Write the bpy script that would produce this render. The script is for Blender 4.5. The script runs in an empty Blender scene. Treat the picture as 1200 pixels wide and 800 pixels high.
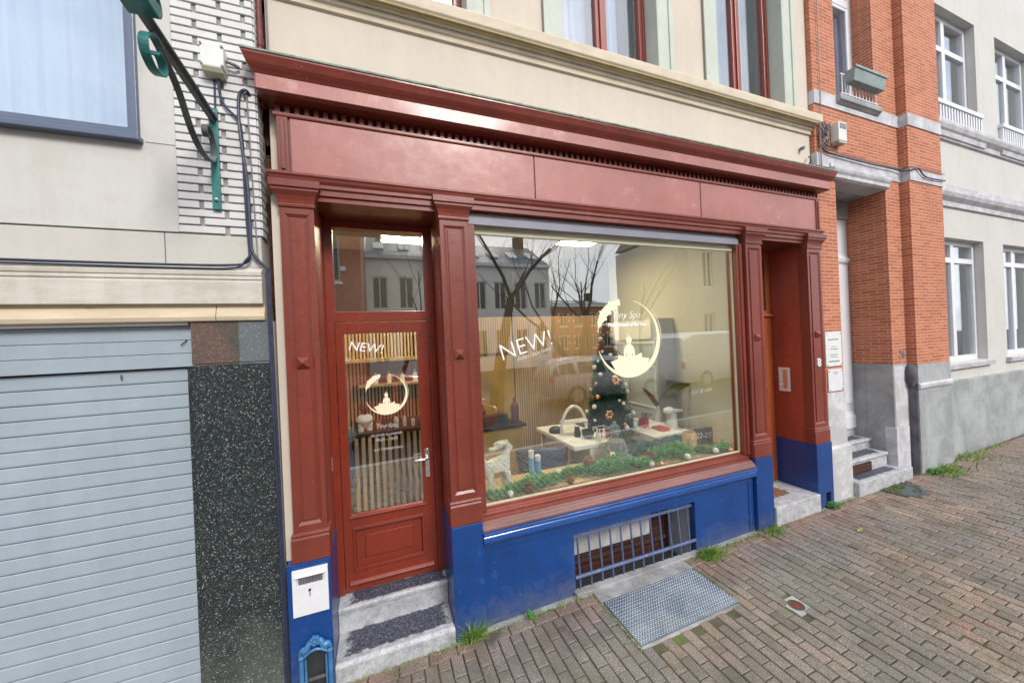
import bpy, bmesh, math, random
from mathutils import Vector, Matrix, noise
R=math.radians; PI=math.pi
random.seed(7)
scene=bpy.context.scene
COL=scene.collection

# ------------------------------------------------------------------ helpers
def fin(o,label=None,cat=None,group=None,kind=None):
    if label: o['label']=label
    if cat: o['category']=cat
    if group: o['group']=group
    if kind: o['kind']=kind
    return o
def thing(name,label,cat,loc=(0,0,0),group=None):
    o=bpy.data.objects.new(name,None); COL.objects.link(o)
    o.location=loc; o.empty_display_size=.1
    return fin(o,label,cat,group)
def rootloc(p):
    return Vector(p.location) if p.parent is None else Vector((0,0,0))
class G:
    """collects geometry in world coordinates; build() links it as one mesh object"""
    def __init__(s): s.v=[]; s.f=[]; s.m=None; s.parts=[]
    def add(s,vs,fs):
        n=len(s.v)
        if s.m is not None: vs=[tuple(s.m@Vector(v)) for v in vs]
        nf=len(s.f); s.v+= [tuple(v) for v in vs]; s.f+=[tuple(i+n for i in f) for f in fs]; s.parts.append((n,len(s.v),nf,len(s.f))); return s
    def box(s,x0,x1,y0,y1,z0,z1):
        return s.add([(x0,y0,z0),(x1,y0,z0),(x1,y1,z0),(x0,y1,z0),(x0,y0,z1),(x1,y0,z1),(x1,y1,z1),(x0,y1,z1)],
          [(0,3,2,1),(4,5,6,7),(0,1,5,4),(1,2,6,5),(2,3,7,6),(3,0,4,7)])
    def prism(s,poly,a,b,axis='x'):
        """poly: list of 2-d points; extruded from a to b along the axis"""
        n=len(poly)
        def P(p,t):
            if axis=='x': return (t,p[0],p[1])
            if axis=='y': return (p[0],t,p[1])
            return (p[0],p[1],t)
        vs=[P(p,a) for p in poly]+[P(p,b) for p in poly]
        fs=[tuple(range(n))[::-1],tuple(range(n,2*n))]+[(i,(i+1)%n,n+(i+1)%n,n+i) for i in range(n)]
        return s.add(vs,fs)
    def mitre(s,prof,x0,x1,yf,yb):
        """moulding profile [(projection,z)...] wrapped round the front and two sides"""
        rings=[]
        vs=[];fs=[]
        for p,z in prof:
            vs+=[(x0-p,yb,z),(x0-p,yf-p,z),(x1+p,yf-p,z),(x1+p,yb,z)]
        k=len(prof)
        for i in range(k-1):
            a=4*i;b=a+4
            fs+=[(a,a+1,b+1,b),(a+1,a+2,b+2,b+1),(a+2,a+3,b+3,b+2),(a+3,a,b,b+3)]
        fs+=[(0,3,2,1),(4*k-4,4*k-3,4*k-2,4*k-1)]
        return s.add(vs,fs)
    def tube(s,path,r,n=8,cap=True):
        pts=[Vector(p) for p in path]; vs=[];fs=[]
        k=len(pts); up=Vector((0.13,0.21,1)).normalized(); prev=None
        for i,p in enumerate(pts):
            d=(pts[min(i+1,k-1)]-pts[max(i-1,0)])
            if d.length<1e-9: d=Vector((0,0,1))
            d.normalize()
            if prev is None:
                a=d.cross(up)
                if a.length<1e-3: a=d.cross(Vector((1,0,0)))
            else: a=prev-d*prev.dot(d)
            a.normalize(); prev=a; b=d.cross(a)
            rr=r[i] if isinstance(r,(list,tuple)) else r
            for j in range(n):
                t=2*PI*j/n; vs.append(p+a*math.cos(t)*rr+b*math.sin(t)*rr)
        for i in range(k-1):
            for j in range(n):
                fs.append((i*n+j,i*n+(j+1)%n,(i+1)*n+(j+1)%n,(i+1)*n+j))
        if cap: fs+=[tuple(range(n))[::-1],tuple(range((k-1)*n,k*n))]
        return s.add(vs,fs)
    def lathe(s,prof,c,n=20):
        vs=[];fs=[]
        for r,z in prof:
            for j in range(n):
                t=2*PI*j/n; vs.append((c[0]+r*math.cos(t),c[1]+r*math.sin(t),c[2]+z))
        k=len(prof)
        for i in range(k-1):
            for j in range(n): fs.append((i*n+j,i*n+(j+1)%n,(i+1)*n+(j+1)%n,(i+1)*n+j))
        fs+=[tuple(range(n))[::-1],tuple(range((k-1)*n,k*n))]
        return s.add(vs,fs)
    def ball(s,c,r,n=12,sc=(1,1,1),wob=0,seed=0):
        vs=[];fs=[];m=n//2
        vs.append((c[0],c[1],c[2]-r*sc[2]))
        for i in range(1,m):
            ph=-PI/2+PI*i/m
            for j in range(n):
                t=2*PI*j/n; d=Vector((math.cos(ph)*math.cos(t),math.cos(ph)*math.sin(t),math.sin(ph)))
                q=r*(1+wob*noise.noise(d*2.3+Vector((seed,0,0))))
                vs.append((c[0]+d.x*q*sc[0],c[1]+d.y*q*sc[1],c[2]+d.z*q*sc[2]))
        vs.append((c[0],c[1],c[2]+r*sc[2])); L=len(vs)-1
        for j in range(n): fs.append((0,1+(j+1)%n,1+j))
        for i in range(m-2):
            for j in range(n): fs.append((1+i*n+j,1+i*n+(j+1)%n,1+(i+1)*n+(j+1)%n,1+(i+1)*n+j))
        b=1+(m-2)*n
        for j in range(n): fs.append((b+j,b+(j+1)%n,L))
        return s.add(vs,fs)
    def wall(s,x0,x1,z0,z1,yf,yb,holes=()):
        """wall panel facing -Y with rectangular openings (x0,x1,z0,z1)"""
        xs=sorted(set([x0,x1]+[min(max(h[i],x0),x1) for h in holes for i in (0,1)]))
        zs=sorted(set([z0,z1]+[min(max(h[i],z0),z1) for h in holes for i in (2,3)]))
        nx,nz=len(xs)-1,len(zs)-1
        def sol(i,j):
            if not(0<=i<nx and 0<=j<nz): return False
            cx=(xs[i]+xs[i+1])/2; cz=(zs[j]+zs[j+1])/2
            return not any(h[0]<cx<h[1] and h[2]<cz<h[3] for h in holes)
        for i in range(nx):
            for j in range(nz):
                if not sol(i,j): continue
                a,b,c,d=xs[i],xs[i+1],zs[j],zs[j+1]
                s.add([(a,yf,c),(b,yf,c),(b,yf,d),(a,yf,d)],[(0,1,2,3)])
                s.add([(a,yb,c),(b,yb,c),(b,yb,d),(a,yb,d)],[(3,2,1,0)])
                if not sol(i-1,j): s.add([(a,yf,c),(a,yb,c),(a,yb,d),(a,yf,d)],[(3,2,1,0)])
                if not sol(i+1,j): s.add([(b,yf,c),(b,yb,c),(b,yb,d),(b,yf,d)],[(0,1,2,3)])
                if not sol(i,j-1): s.add([(a,yf,c),(b,yf,c),(b,yb,c),(a,yb,c)],[(3,2,1,0)])
                if not sol(i,j+1): s.add([(a,yf,d),(b,yf,d),(b,yb,d),(a,yb,d)],[(0,1,2,3)])
        return s
    def frame(s,x0,x1,z0,z1,w,y0,y1):
        """rectangular frame lying in a XZ plane"""
        return s.wall(x0,x1,z0,z1,y0,y1,[(x0+w,x1-w,z0+w,z1-w)])
    def each(s,name,mat,parent=None,**k):
        """every add() call becomes a part of its own"""
        out=[]
        for i,(a,b,c,d) in enumerate(s.parts):
            g=G(); g.v=s.v[a:b]; g.f=[tuple(j-a for j in f) for f in s.f[c:d]]; out.append(g.build(name,mat,parent,**k))
        return out
    def build(s,name,mat,parent=None,bevel=0,smooth=False,seg=2,merge=True):
        me=bpy.data.meshes.new(name); me.from_pydata(s.v,[],s.f); me.update()
        bm=bmesh.new(); bm.from_mesh(me)
        if merge: bmesh.ops.remove_doubles(bm,verts=bm.verts,dist=1e-5)
        bmesh.ops.recalc_face_normals(bm,faces=bm.faces)
        bm.to_mesh(me); bm.free()
        me.materials.append(mat)
        o=bpy.data.objects.new(name,me); COL.objects.link(o)
        if parent is not None:
            o.parent=parent; o.matrix_parent_inverse=Matrix.Translation(-rootloc(parent))
        if smooth:
            me.polygons.foreach_set('use_smooth',[True]*len(me.polygons))
            me.set_sharp_from_angle(angle=R(40))
        if bevel:
            b=o.modifiers.new('bevel','BEVEL'); b.width=bevel; b.segments=seg; b.limit_method='ANGLE'; b.angle_limit=R(35)
        return o
def copy_tree(o,delta,parent=None):
    c=o.copy(); COL.objects.link(c)
    if parent is not None: c.parent=parent
    else: c.location=Vector(o.location)+Vector(delta)
    for ch in [x for x in ALL() if x.parent==o]: copy_tree(ch,delta,c)
    return c
def ALL(): return list(bpy.data.objects)

def text_geo(txt,size,y,x,z,mode='front',shear=0,bold=0,rot=0,align='LEFT',depth=.0012,space=1.0):
    """flat lettering standing in a XZ plane at depth y"""
    cu=bpy.data.curves.new('lettering','FONT'); cu.body=txt; cu.size=size; cu.shear=shear; cu.offset=bold
    cu.align_x=align; cu.extrude=depth; cu.space_character=space; cu.resolution_u=3
    ob=bpy.data.objects.new('lettering',cu); COL.objects.link(ob)
    bpy.context.view_layer.update()
    dg=bpy.context.evaluated_depsgraph_get(); me=bpy.data.meshes.new_from_object(ob.evaluated_get(dg))
    vs=[];c,s_=math.cos(rot),math.sin(rot)
    for v in me.vertices:
        a,b,d=v.co
        vs.append((x+a*c-b*s_, y-d, z+a*s_+b*c))
    fs=[tuple(p.vertices) for p in me.polygons]
    bpy.data.objects.remove(ob); bpy.data.curves.remove(cu); bpy.data.meshes.remove(me)
    g=G(); g.add(vs,fs); return g

# ------------------------------------------------------------------ materials
def newmat(name):
    m=bpy.data.materials.new(name); m.use_nodes=True; nt=m.node_tree
    return m,nt,nt.nodes,nt.links,nt.nodes['Principled BSDF']
def N(nt,t,**k):
    n=nt.nodes.new(t)
    for a,b in k.items(): setattr(n,a,b)
    return n
def noise_n(nt,scale,detail=4,rough=.55,vec=None,dist=0):
    n=N(nt,'ShaderNodeTexNoise'); n.inputs['Scale'].default_value=scale; n.inputs['Detail'].default_value=detail
    n.inputs['Roughness'].default_value=rough; n.inputs['Distortion'].default_value=dist
    if vec is not None: nt.links.new(vec,n.inputs['Vector'])
    return n
def ramp(nt,src,stops):
    r=N(nt,'ShaderNodeValToRGB'); e=r.color_ramp.elements
    while len(e)<len(stops): e.new(.5)
    for i,(p,c) in enumerate(stops):
        e[i].position=p; e[i].color=(c[0],c[1],c[2],1) if not isinstance(c,(int,float)) else (c,c,c,1)
    nt.links.new(src,r.inputs[0]); return r.outputs[0]
def mixc(nt,fac,a,b,mode='MIX'):
    m=N(nt,'ShaderNodeMix',data_type='RGBA',blend_type=mode)
    for sock,val in ((m.inputs[0],fac),(m.inputs[6],a),(m.inputs[7],b)):
        if hasattr(val,'is_output') or isinstance(val,bpy.types.NodeSocket): nt.links.new(val,sock)
        elif isinstance(val,(int,float)): sock.default_value=val
        else: sock.default_value=(val[0],val[1],val[2],1)
    return m.outputs[2]
def mth(nt,op,a,b=0,c=None):
    m=N(nt,'ShaderNodeMath',operation=op)
    for i,val in enumerate((a,b) if c is None else (a,b,c)):
        if isinstance(val,bpy.types.NodeSocket): nt.links.new(val,m.inputs[i])
        else: m.inputs[i].default_value=val
    return m.outputs[0]
def objco(nt): return N(nt,'ShaderNodeTexCoord').outputs['Object']
def bump(nt,bsdf,h,strength=.3,dist=.01,prev=None):
    b=N(nt,'ShaderNodeBump'); b.inputs['Strength'].default_value=strength; b.inputs['Distance'].default_value=dist
    nt.links.new(h,b.inputs['Height'])
    if prev is not None: nt.links.new(prev,b.inputs['Normal'])
    nt.links.new(b.outputs[0],bsdf.inputs['Normal']); return b.outputs[0]
def plain(name,col,rough=.5,var=.12,scale=6,bmp=.05,bscale=60,metal=0,spec=.5,coat=0,wear=None,wearamt=.0,wearscale=25,stretch=None,bdist=.004,grime=0,grimecol=(.10,.08,.07),splash=0,chips=0,chipcol=(.55,.55,.55)):
    m,nt,nd,ln,b=newmat(name); co=objco(nt)
    if stretch:
        mp=N(nt,'ShaderNodeMapping'); mp.inputs['Scale'].default_value=stretch; ln.new(co,mp.inputs[0]); co2=mp.outputs[0]
    else: co2=co
    n=noise_n(nt,scale,5,.6,co2)
    lo=[c*(1-var) for c in col]; hi=[min(1,c*(1+var)) for c in col]
    c=ramp(nt,n.outputs[0],[(.3,lo),(.7,hi)])
    if wear is not None:
        w=noise_n(nt,wearscale,7,.7,co2)
        f=ramp(nt,w.outputs[0],[(.62-wearamt*.3,0.0),(.74-wearamt*.3,1.0)])
        c=mixc(nt,f,c,wear)
    if grime:
        mg=N(nt,'ShaderNodeMapping'); mg.inputs['Scale'].default_value=(7,7,.7); ln.new(co,mg.inputs[0])
        g1=noise_n(nt,1.6,7,.68,mg.outputs[0]); g2=noise_n(nt,2.3,6,.65,co)
        f=mth(nt,'MULTIPLY',ramp(nt,g1.outputs[0],[(.42,0.),(.72,1.)]),ramp(nt,g2.outputs[0],[(.35,.15),(.65,1.)]))
        c=mixc(nt,mth(nt,'MULTIPLY',f,grime),c,grimecol)
        g3=noise_n(nt,11,6,.7,co); c=mixc(nt,mth(nt,'MULTIPLY',ramp(nt,g3.outputs[0],[(.5,0.),(.68,1.)]),grime*.5),c,grimecol)
    if splash:
        sz=N(nt,'ShaderNodeSeparateXYZ'); ln.new(co,sz.inputs[0]); g4=noise_n(nt,14,6,.75,co)
        f=ramp(nt,mth(nt,'SUBTRACT',mth(nt,'MULTIPLY',g4.outputs[0],.55),sz.outputs[2]),[(.0,0.),(.30,1.)])
        c=mixc(nt,mth(nt,'MULTIPLY',f,splash),c,(.17,.16,.14))
    if chips:
        g5=noise_n(nt,38,3,.6,co); c=mixc(nt,ramp(nt,g5.outputs[0],[(.745-chips*.02,0.),(.765-chips*.02,1.)]),c,chipcol)
    ln.new(c,b.inputs['Base Color'])
    n2=noise_n(nt,bscale,6,.6,co)
    rr=ramp(nt,n2.outputs[0],[(.3,max(.02,rough-.08)),(.7,min(1,rough+.1))]); ln.new(rr,b.inputs['Roughness'])
    b.inputs['Metallic'].default_value=metal; b.inputs['Specular IOR Level'].default_value=spec
    b.inputs['Coat Weight'].default_value=coat; b.inputs['Coat Roughness'].default_value=.12
    if bmp: bump(nt,b,n2.outputs[0],bmp,bdist)
    return m
def brick(name,c1,c2,mortar,w,h,mw=.006,bmp=.6,rough=.8,dirt=None):
    m,nt,nd,ln,b=newmat(name); co=objco(nt)
    sp=N(nt,'ShaderNodeSeparateXYZ'); ln.new(co,sp.inputs[0])
    cb=N(nt,'ShaderNodeCombineXYZ'); ln.new(mth(nt,'ADD',sp.outputs[0],sp.outputs[1]),cb.inputs[0]); ln.new(sp.outputs[2],cb.inputs[1])
    nz=noise_n(nt,9,3,.5,co); 
    add=N(nt,'ShaderNodeVectorMath',operation='MULTIPLY_ADD'); ln.new(nz.outputs[1],add.inputs[0]); add.inputs[1].default_value=(.006,.004,0); ln.new(cb.outputs[0],add.inputs[2])
    t=N(nt,'ShaderNodeTexBrick'); ln.new(add.outputs[0],t.inputs['Vector'])
    t.inputs['Scale'].default_value=1; t.inputs['Brick Width'].default_value=w; t.inputs['Row Height'].default_value=h
    t.inputs['Mortar Size'].default_value=mw; t.inputs['Mortar Smooth'].default_value=.25; t.inputs['Bias'].default_value=0
    for k,c in (('Color1',c1),('Color2',c2),('Mortar',mortar)): t.inputs[k].default_value=(*c,1)
    n=noise_n(nt,3,6,.65,co); n2=noise_n(nt,70,5,.7,co)
    c=mixc(nt,ramp(nt,n.outputs[0],[(.35,.0),(.75,.35)]),t.outputs[0],dirt or [x*.6 for x in c1])
    c=mixc(nt,.3,c,ramp(nt,n2.outputs[0],[(.3,.35),(.7,1.0)]),'MULTIPLY')
    ln.new(c,b.inputs['Base Color']); b.inputs['Roughness'].default_value=rough; b.inputs['Specular IOR Level'].default_value=.25
    hh=mth(nt,'SUBTRACT',mth(nt,'MULTIPLY',n2.outputs[0],.35),t.outputs[1])
    bump(nt,b,hh,bmp,.006)
    return m
def stone(name,col,dark,rough=.75,scale=4,amt=.5,speck=.25,bmp=.25):
    m,nt,nd,ln,b=newmat(name); co=objco(nt)
    n=noise_n(nt,scale,8,.68,co,.4); c=ramp(nt,n.outputs[0],[(.5-amt*.3,dark),(.62,col)])
    n2=noise_n(nt,160,3,.6,co); c=mixc(nt,speck,c,ramp(nt,n2.outputs[0],[(.35,.25),(.65,1.)]),'MULTIPLY')
    ln.new(c,b.inputs['Base Color']); b.inputs['Roughness'].default_value=rough; b.inputs['Specular IOR Level'].default_value=.35
    n3=noise_n(nt,45,6,.7,co); bump(nt,b,n3.outputs[0],bmp,.006); return m
def glassmat(name,refl=.10,tint=(.95,.97,.96),fres=1.0):
    m=bpy.data.materials.new(name); m.use_nodes=True; nt=m.node_tree; nt.nodes.clear(); ln=nt.links
    out=N(nt,'ShaderNodeOutputMaterial'); mx=N(nt,'ShaderNodeMixShader'); tr=N(nt,'ShaderNodeBsdfTransparent'); gl=N(nt,'ShaderNodeBsdfGlossy')
    tr.inputs[0].default_value=(*tint,1); gl.inputs['Roughness'].default_value=0.0; gl.inputs[0].default_value=(1,1,1,1)
    lw=N(nt,'ShaderNodeLayerWeight'); lw.inputs[0].default_value=.5
    fr=mth(nt,'ADD',.04,mth(nt,'MULTIPLY',.96,mth(nt,'POWER',lw.outputs['Facing'],5)))
    f=mth(nt,'ADD',mth(nt,'MULTIPLY',fr,fres),refl); f=mth(nt,'MINIMUM',f,.95)
    ln.new(f,mx.inputs[0]); ln.new(tr.outputs[0],mx.inputs[1]); ln.new(gl.outputs[0],mx.inputs[2]); ln.new(mx.outputs[0],out.inputs[0])
    # faint ripples of old float glass
    co=objco(nt); n=noise_n(nt,1.6,1,.4,co); bp=N(nt,'ShaderNodeBump'); bp.inputs['Strength'].default_value=.012; bp.inputs['Distance'].default_value=.05
    ln.new(n.outputs[0],bp.inputs['Height']); ln.new(bp.outputs[0],gl.inputs['Normal'])
    return m
def emis(name,col,st):
    m=bpy.data.materials.new(name); m.use_nodes=True; b=m.node_tree.nodes['Principled BSDF']
    b.inputs['Base Color'].default_value=(*col,1); b.inputs['Emission Color'].default_value=(*col,1); b.inputs['Emission Strength'].default_value=st
    return m

M={}
M['red']=plain('oxblood_paint',(.185,.036,.022),.36,.24,2.2,.22,26,spec=.5,coat=.2,wear=(.27,.075,.06),wearamt=.04,wearscale=5,stretch=(1,1,.35),grime=.55,grimecol=(.11,.025,.02),chips=.3,chipcol=(.40,.24,.20))
M['redfaded_sheen']=plain('oxblood_paint_faded_sky_sheen',(.34,.125,.105),.42,.18,1.6,.25,9,spec=.5,coat=.3,wear=(.52,.27,.25),wearamt=.14,wearscale=3.2,bdist=.01,grime=.35,grimecol=(.26,.07,.07))  # faded paint, with the pink sheen of the sky painted into its colour
M['reddoor']=plain('door_paint',(.19,.024,.010),.33,.18,3,.15,40,spec=.5,coat=.3,stretch=(1,1,.3),grime=.35,grimecol=(.12,.018,.01))
M['reveal']=plain('reveal_paint',(.30,.055,.030),.45,.2,2.5,.10,30,spec=.4,stretch=(1,1,.3),grime=.45,grimecol=(.12,.025,.02))
M['varnish']=plain('varnished_wood',(.42,.105,.030),.4,.25,8,.08,50,coat=.3,stretch=(1,1,.15))
M['blue']=plain('blue_paint',(.003,.045,.20),.34,.16,3,.12,30,coat=.2,wear=(.02,.10,.33),wearamt=.05,wearscale=9,grime=.3,grimecol=(.01,.035,.13),splash=.45,chips=.25)
M['bluegloss']=plain('glossy_blue_paint',(.008,.065,.27),.2,.16,3,.06,30,coat=.7)
M['dusty']=plain('dusty_worn_sill_paint',(.20,.095,.088),.5,.25,4,.15,30,wear=(.22,.06,.05),wearamt=.12,wearscale=9,grime=.4,grimecol=(.16,.11,.10),stretch=(.4,1,3))
M['bluedark']=plain('worn_blue_paint',(.075,.105,.21),.45,.25,8,.15,60,wear=(.24,.23,.27),wearamt=.1,wearscale=20)
M['paleblue']=plain('pale_blue_paint',(.045,.16,.34),.4,.2,12,.15,60)
M['cream']=plain('cream_render',(.59,.53,.455),.8,.05,1.3,.12,35,wear=(.58,.51,.43),wearamt=-.02,wearscale=2.5,spec=.2,grime=.28,grimecol=(.42,.35,.27))
M['sage']=plain('sage_paint',(.46,.50,.44),.6,.07,4,.08,30,wear=(.36,.38,.32),wearamt=.0,wearscale=6)
M['creamtrim']=plain('cream_stone_trim',(.56,.49,.38),.75,.12,4,.2,30,wear=(.20,.15,.05),wearamt=-.02,wearscale=10,stretch=(1,1,2.5))
M['underside']=plain('mossy_underside',(.40,.32,.17),.85,.2,6,.2,30,wear=(.14,.12,.04),wearamt=.1,wearscale=8)
M['moss']=plain('mossy_zinc',(.22,.27,.22),.8,.4,14,.5,60,wear=(.08,.10,.045),wearamt=.3,wearscale=18)
M['winred']=plain('window_red_brown',(.25,.045,.028),.4,.15,8,.08,50,coat=.2)
M['whiterender']=plain('white_render',(.54,.535,.515),.8,.04,1.2,.15,30,wear=(.52,.49,.43),wearamt=0,wearscale=1.8,spec=.2,grime=.34,grimecol=(.38,.34,.27))
M['slab']=plain('pale_stone_slab',(.52,.505,.47),.75,.06,2,.15,40,wear=(.46,.43,.36),wearamt=.05,wearscale=3.5,spec=.25,grime=.2,grimecol=(.36,.33,.24))
M['ledgestone']=plain('weathered_ledge_stone',(.53,.505,.45),.8,.1,5,.25,50,wear=(.38,.35,.22),wearamt=.12,wearscale=7,stretch=(.5,1,3),grime=.4,grimecol=(.25,.22,.12))
M['ledgewarm']=plain('ochre_ledge_stone',(.55,.46,.33),.8,.12,5,.25,50,wear=(.36,.22,.13),wearamt=.05,wearscale=8,stretch=(.5,1,3))
M['glazed']=plain('white_glazed_brick',(.60,.60,.60),.35,.08,5,.08,40,wear=(.55,.52,.48),wearamt=-.03,wearscale=14)
M['mortar']=plain('grey_mortar',(.30,.295,.29),.9,.3,30,.4,80,spec=.2)
M['garage']=plain('grey_shutter_enamel',(.31,.375,.43),.42,.07,2,.30,7,spec=.45,coat=.1,grime=.28,grimecol=(.20,.22,.23),splash=.5,chips=.1)
M['frameblue']=plain('anthracite_aluminium',(.10,.13,.20),.35,.1,4,.03,50,spec=.6)
M['teal']=plain('teal_iron_paint',(.02,.16,.15),.42,.35,16,.25,50,wear=(.12,.30,.26),wearamt=.08,wearscale=14)
M['tealdark']=plain('dark_teal_iron',(.07,.085,.085),.45,.3,16,.25,50,wear=(.10,.22,.19),wearamt=.1,wearscale=12)
M['box']=plain('grey_plastic',(.66,.68,.66),.5,.05,10,.05,60)
M['cable']=plain('blue_black_cable',(.025,.032,.065),.5,.25,20,.1,60)
M['cablegrey']=plain('grey_cable',(.20,.20,.22),.5,.25,20,.1,60)
M['oldbrick']=brick('old_soot_brick',(.10,.030,.022),(.05,.018,.014),(.07,.06,.05),.19,.055)
M['rust']=plain('rust_red_pipe',(.13,.03,.027),.6,.4,14,.3,60,wear=(.30,.16,.12),wearamt=.1,wearscale=20)
M['redbrick']=brick('orange_red_brick',(.58,.20,.11),(.40,.125,.065),(.58,.42,.30),.17,.041,.0045,.5,dirt=(.42,.14,.075))
M['bandstone']=stone('pale_band_stone',(.62,.62,.65),(.44,.44,.47),.75,5,.3)
M['greystone']=stone('grey_blue_stone',(.40,.42,.43),(.27,.285,.29),.7,2.4,.35,.2)
M['whitestone']=stone('whitewashed_stone',(.62,.62,.64),(.44,.44,.45),.75,3,.15,.12)
M['darkstain']=stone('blackened_stone',(.16,.15,.17),(.08,.08,.09),.8,6,.4)
M['white']=plain('white_gloss_paint',(.66,.67,.70),.4,.05,6,.05,40,wear=(.55,.55,.54),wearamt=-.04,wearscale=10)
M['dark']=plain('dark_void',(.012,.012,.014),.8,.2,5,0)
M['black']=plain('black_plastic',(.02,.02,.022),.35,.2,10,.05,50)
M['steel']=plain('brushed_steel',(.62,.63,.65),.3,.08,20,.05,80,metal=1)
M['chrome']=plain('polished_metal',(.8,.8,.8),.18,.05,20,.02,80,metal=1)
M['glass']=glassmat('shop_glass',.145,fres=1.35)
M['upglass']=glassmat('upper_glass',.10,(.86,.90,.94),1.4)
M['curtain']=plain('white_net_curtain',(.52,.62,.74),.9,.12,3,.1,20,spec=.1,stretch=(9,9,.3))
M['curtaingrey']=plain('grey_green_curtain',(.20,.24,.25),.9,.3,3,.1,20,spec=.1,stretch=(14,9,.3))
M['wood']=plain('light_oak',(.52,.36,.19),.5,.22,6,.06,50,stretch=(.5,6,6))
M['slat']=plain('oak_slats',(.58,.40,.23),.55,.2,5,.06,50,stretch=(6,6,.4))
M['roomwall']=plain('warm_beige_wall',(.56,.54,.43),.85,.04,2,.04,60,spec=.2)
M['roomdark']=plain('charcoal_wall',(.025,.025,.028),.8,.1,2,.04,60,spec=.2)
M['ochre']=plain('ochre_panel',(.42,.27,.07),.6,.2,3,.05,50)
M['floor']=plain('brown_floor',(.26,.15,.07),.45,.2,4,.04,50,stretch=(1,6,1))
M['offwhite']=plain('satin_white_laminate',(.74,.74,.71),.4,.04,5,.02,50)
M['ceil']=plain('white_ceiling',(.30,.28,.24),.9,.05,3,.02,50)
M['decal']=plain('cream_vinyl',(.86,.78,.56),.55,.02,5,0)
M['decalfaint']=plain('thin_white_vinyl',(.42,.44,.46),.6,.02,5,0)
M['decalwhite']=plain('white_vinyl',(.86,.88,.90),.5,.02,5,0)
M['lamp']=emis('ceiling_light_diffuser',(1.0,.84,.52),85)
M['needle']=plain('garland_needles',(.015,.30,.08),.5,.45,25,.1,60,wear=(.10,.26,.09),wearamt=.1,wearscale=30)
M['fir']=plain('fir_needles',(.014,.075,.040),.6,.5,20,.1,60,wear=(.05,.10,.05),wearamt=.05,wearscale=24)
M['cone']=plain('pine_cone_scales',(.26,.115,.055),.7,.35,30,.3,80,wear=(.55,.40,.28),wearamt=.1,wearscale=40)
M['bauble']=plain('pearl_bauble',(.80,.78,.70),.22,.05,10,0)
M['copper']=plain('copper_bauble',(.75,.36,.16),.25,.2,12,0,metal=.7)
M['glitter']=plain('glitter_white',(.80,.79,.73),.5,.25,60,.8,140)
def openwork():
    m,nt,nd,ln,b=newmat('white_openwork_wire'); v=N(nt,'ShaderNodeTexVoronoi'); v.feature='DISTANCE_TO_EDGE'; v.inputs['Scale'].default_value=75; ln.new(objco(nt),v.inputs['Vector'])
    ln.new(ramp(nt,v.outputs['Distance'],[(.16,(.85,.83,.76)),(.34,(.30,.26,.19))]),b.inputs['Base Color']); bump(nt,b,mth(nt,'MULTIPLY',v.outputs['Distance'],-1),.9,.01); b.inputs['Roughness'].default_value=.5; return m
M['openwork']=openwork()
M['greystatue']=plain('grey_cast_stone',(.20,.22,.215),.8,.35,14,.5,70,wear=(.42,.44,.42),wearamt=.15,wearscale=30)
M['navy']=plain('navy_velvet',(.04,.06,.14),.6,.25,10,.1,50)
M['petrol']=plain('petrol_cloth',(.006,.10,.12),.8,.35,14,.3,60,stretch=(5,1,1))
M['candleblue']=plain('blue_candle_wax',(.10,.34,.62),.5,.15,6,.03,50)
M['slate']=plain('chalkboard',(.03,.035,.04),.6,.2,8,.05,50)
M['chalk']=plain('chalk',(.72,.76,.76),.8,.1,30,0)
M['crimson']=plain('crimson_card',(.42,.03,.04),.5,.2,10,.03,50)
M['plum']=plain('plum_panel',(.10,.02,.03),.6,.2,4,.04,50)
M['royal']=plain('royal_blue_plastic',(.01,.04,.42),.4,.1,10,.03,50)
M['leafolive']=plain('dried_palm_leaf',(.24,.24,.07),.5,.3,8,.1,50,stretch=(8,1,1))
M['poster']=plain('pale_grey_panel',(.42,.46,.50),.6,.08,3,.02,50)
M['bluegrey']=plain('blue_grey_panel',(.13,.19,.27),.6,.25,6,.03,50)
M['grass']=plain('fresh_grass',(.12,.30,.025),.55,.35,30,.1,60,wear=(.34,.42,.08),wearamt=.15,wearscale=30)
def grassmat(name,stops):
    m,nt,nd,ln,b=newmat(name); g=N(nt,'ShaderNodeNewGeometry'); ln.new(ramp(nt,g.outputs['Random Per Island'],stops),b.inputs['Base Color']); b.inputs['Roughness'].default_value=.6; return m
M['grass']=grassmat('mixed_grass',[(0,(.05,.17,.015)),(.4,(.13,.32,.03)),(.7,(.24,.40,.06)),(.88,(.42,.42,.13)),(1,(.34,.24,.10))])
M['weed']=plain('weed_leaf',(.07,.22,.035),.55,.35,30,.1,60)
M['mossgreen']=plain('pavement_moss',(.16,.20,.05),.9,.4,24,.6,90,wear=(.30,.28,.12),wearamt=.1,wearscale=30)
M['bark']=plain('tree_bark',(.07,.055,.04),.9,.35,10,.5,30)
M['asphalt']=plain('asphalt',(.055,.055,.058),.9,.25,3,.3,120)
M['slateroof']=plain('slate_roof',(.10,.12,.15),.5,.25,5,.2,30,stretch=(1,5,5))
M['whitehouse']=plain('white_house_render',(.80,.79,.76),.8,.06,.6,.1,10)
M['tyre']=plain('tyre_rubber',(.02,.02,.02),.8,.2,20,.1,60)
M['vanglass']=plain('van_window',(.10,.11,.12),.1,.1,5,0,spec=.6)
M['carglass']=plain('car_window',(.02,.025,.03),.06,.1,5,0,spec=.8)
M['silver']=plain('silver_car_paint',(.50,.51,.53),.25,.04,5,0,metal=.5,coat=.8)
M['carred']=plain('red_car_paint',(.45,.05,.035),.25,.04,5,0,coat=.8)
M['carwhite']=plain('white_van_paint',(.72,.72,.72),.3,.03,5,0,coat=.6)
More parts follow.
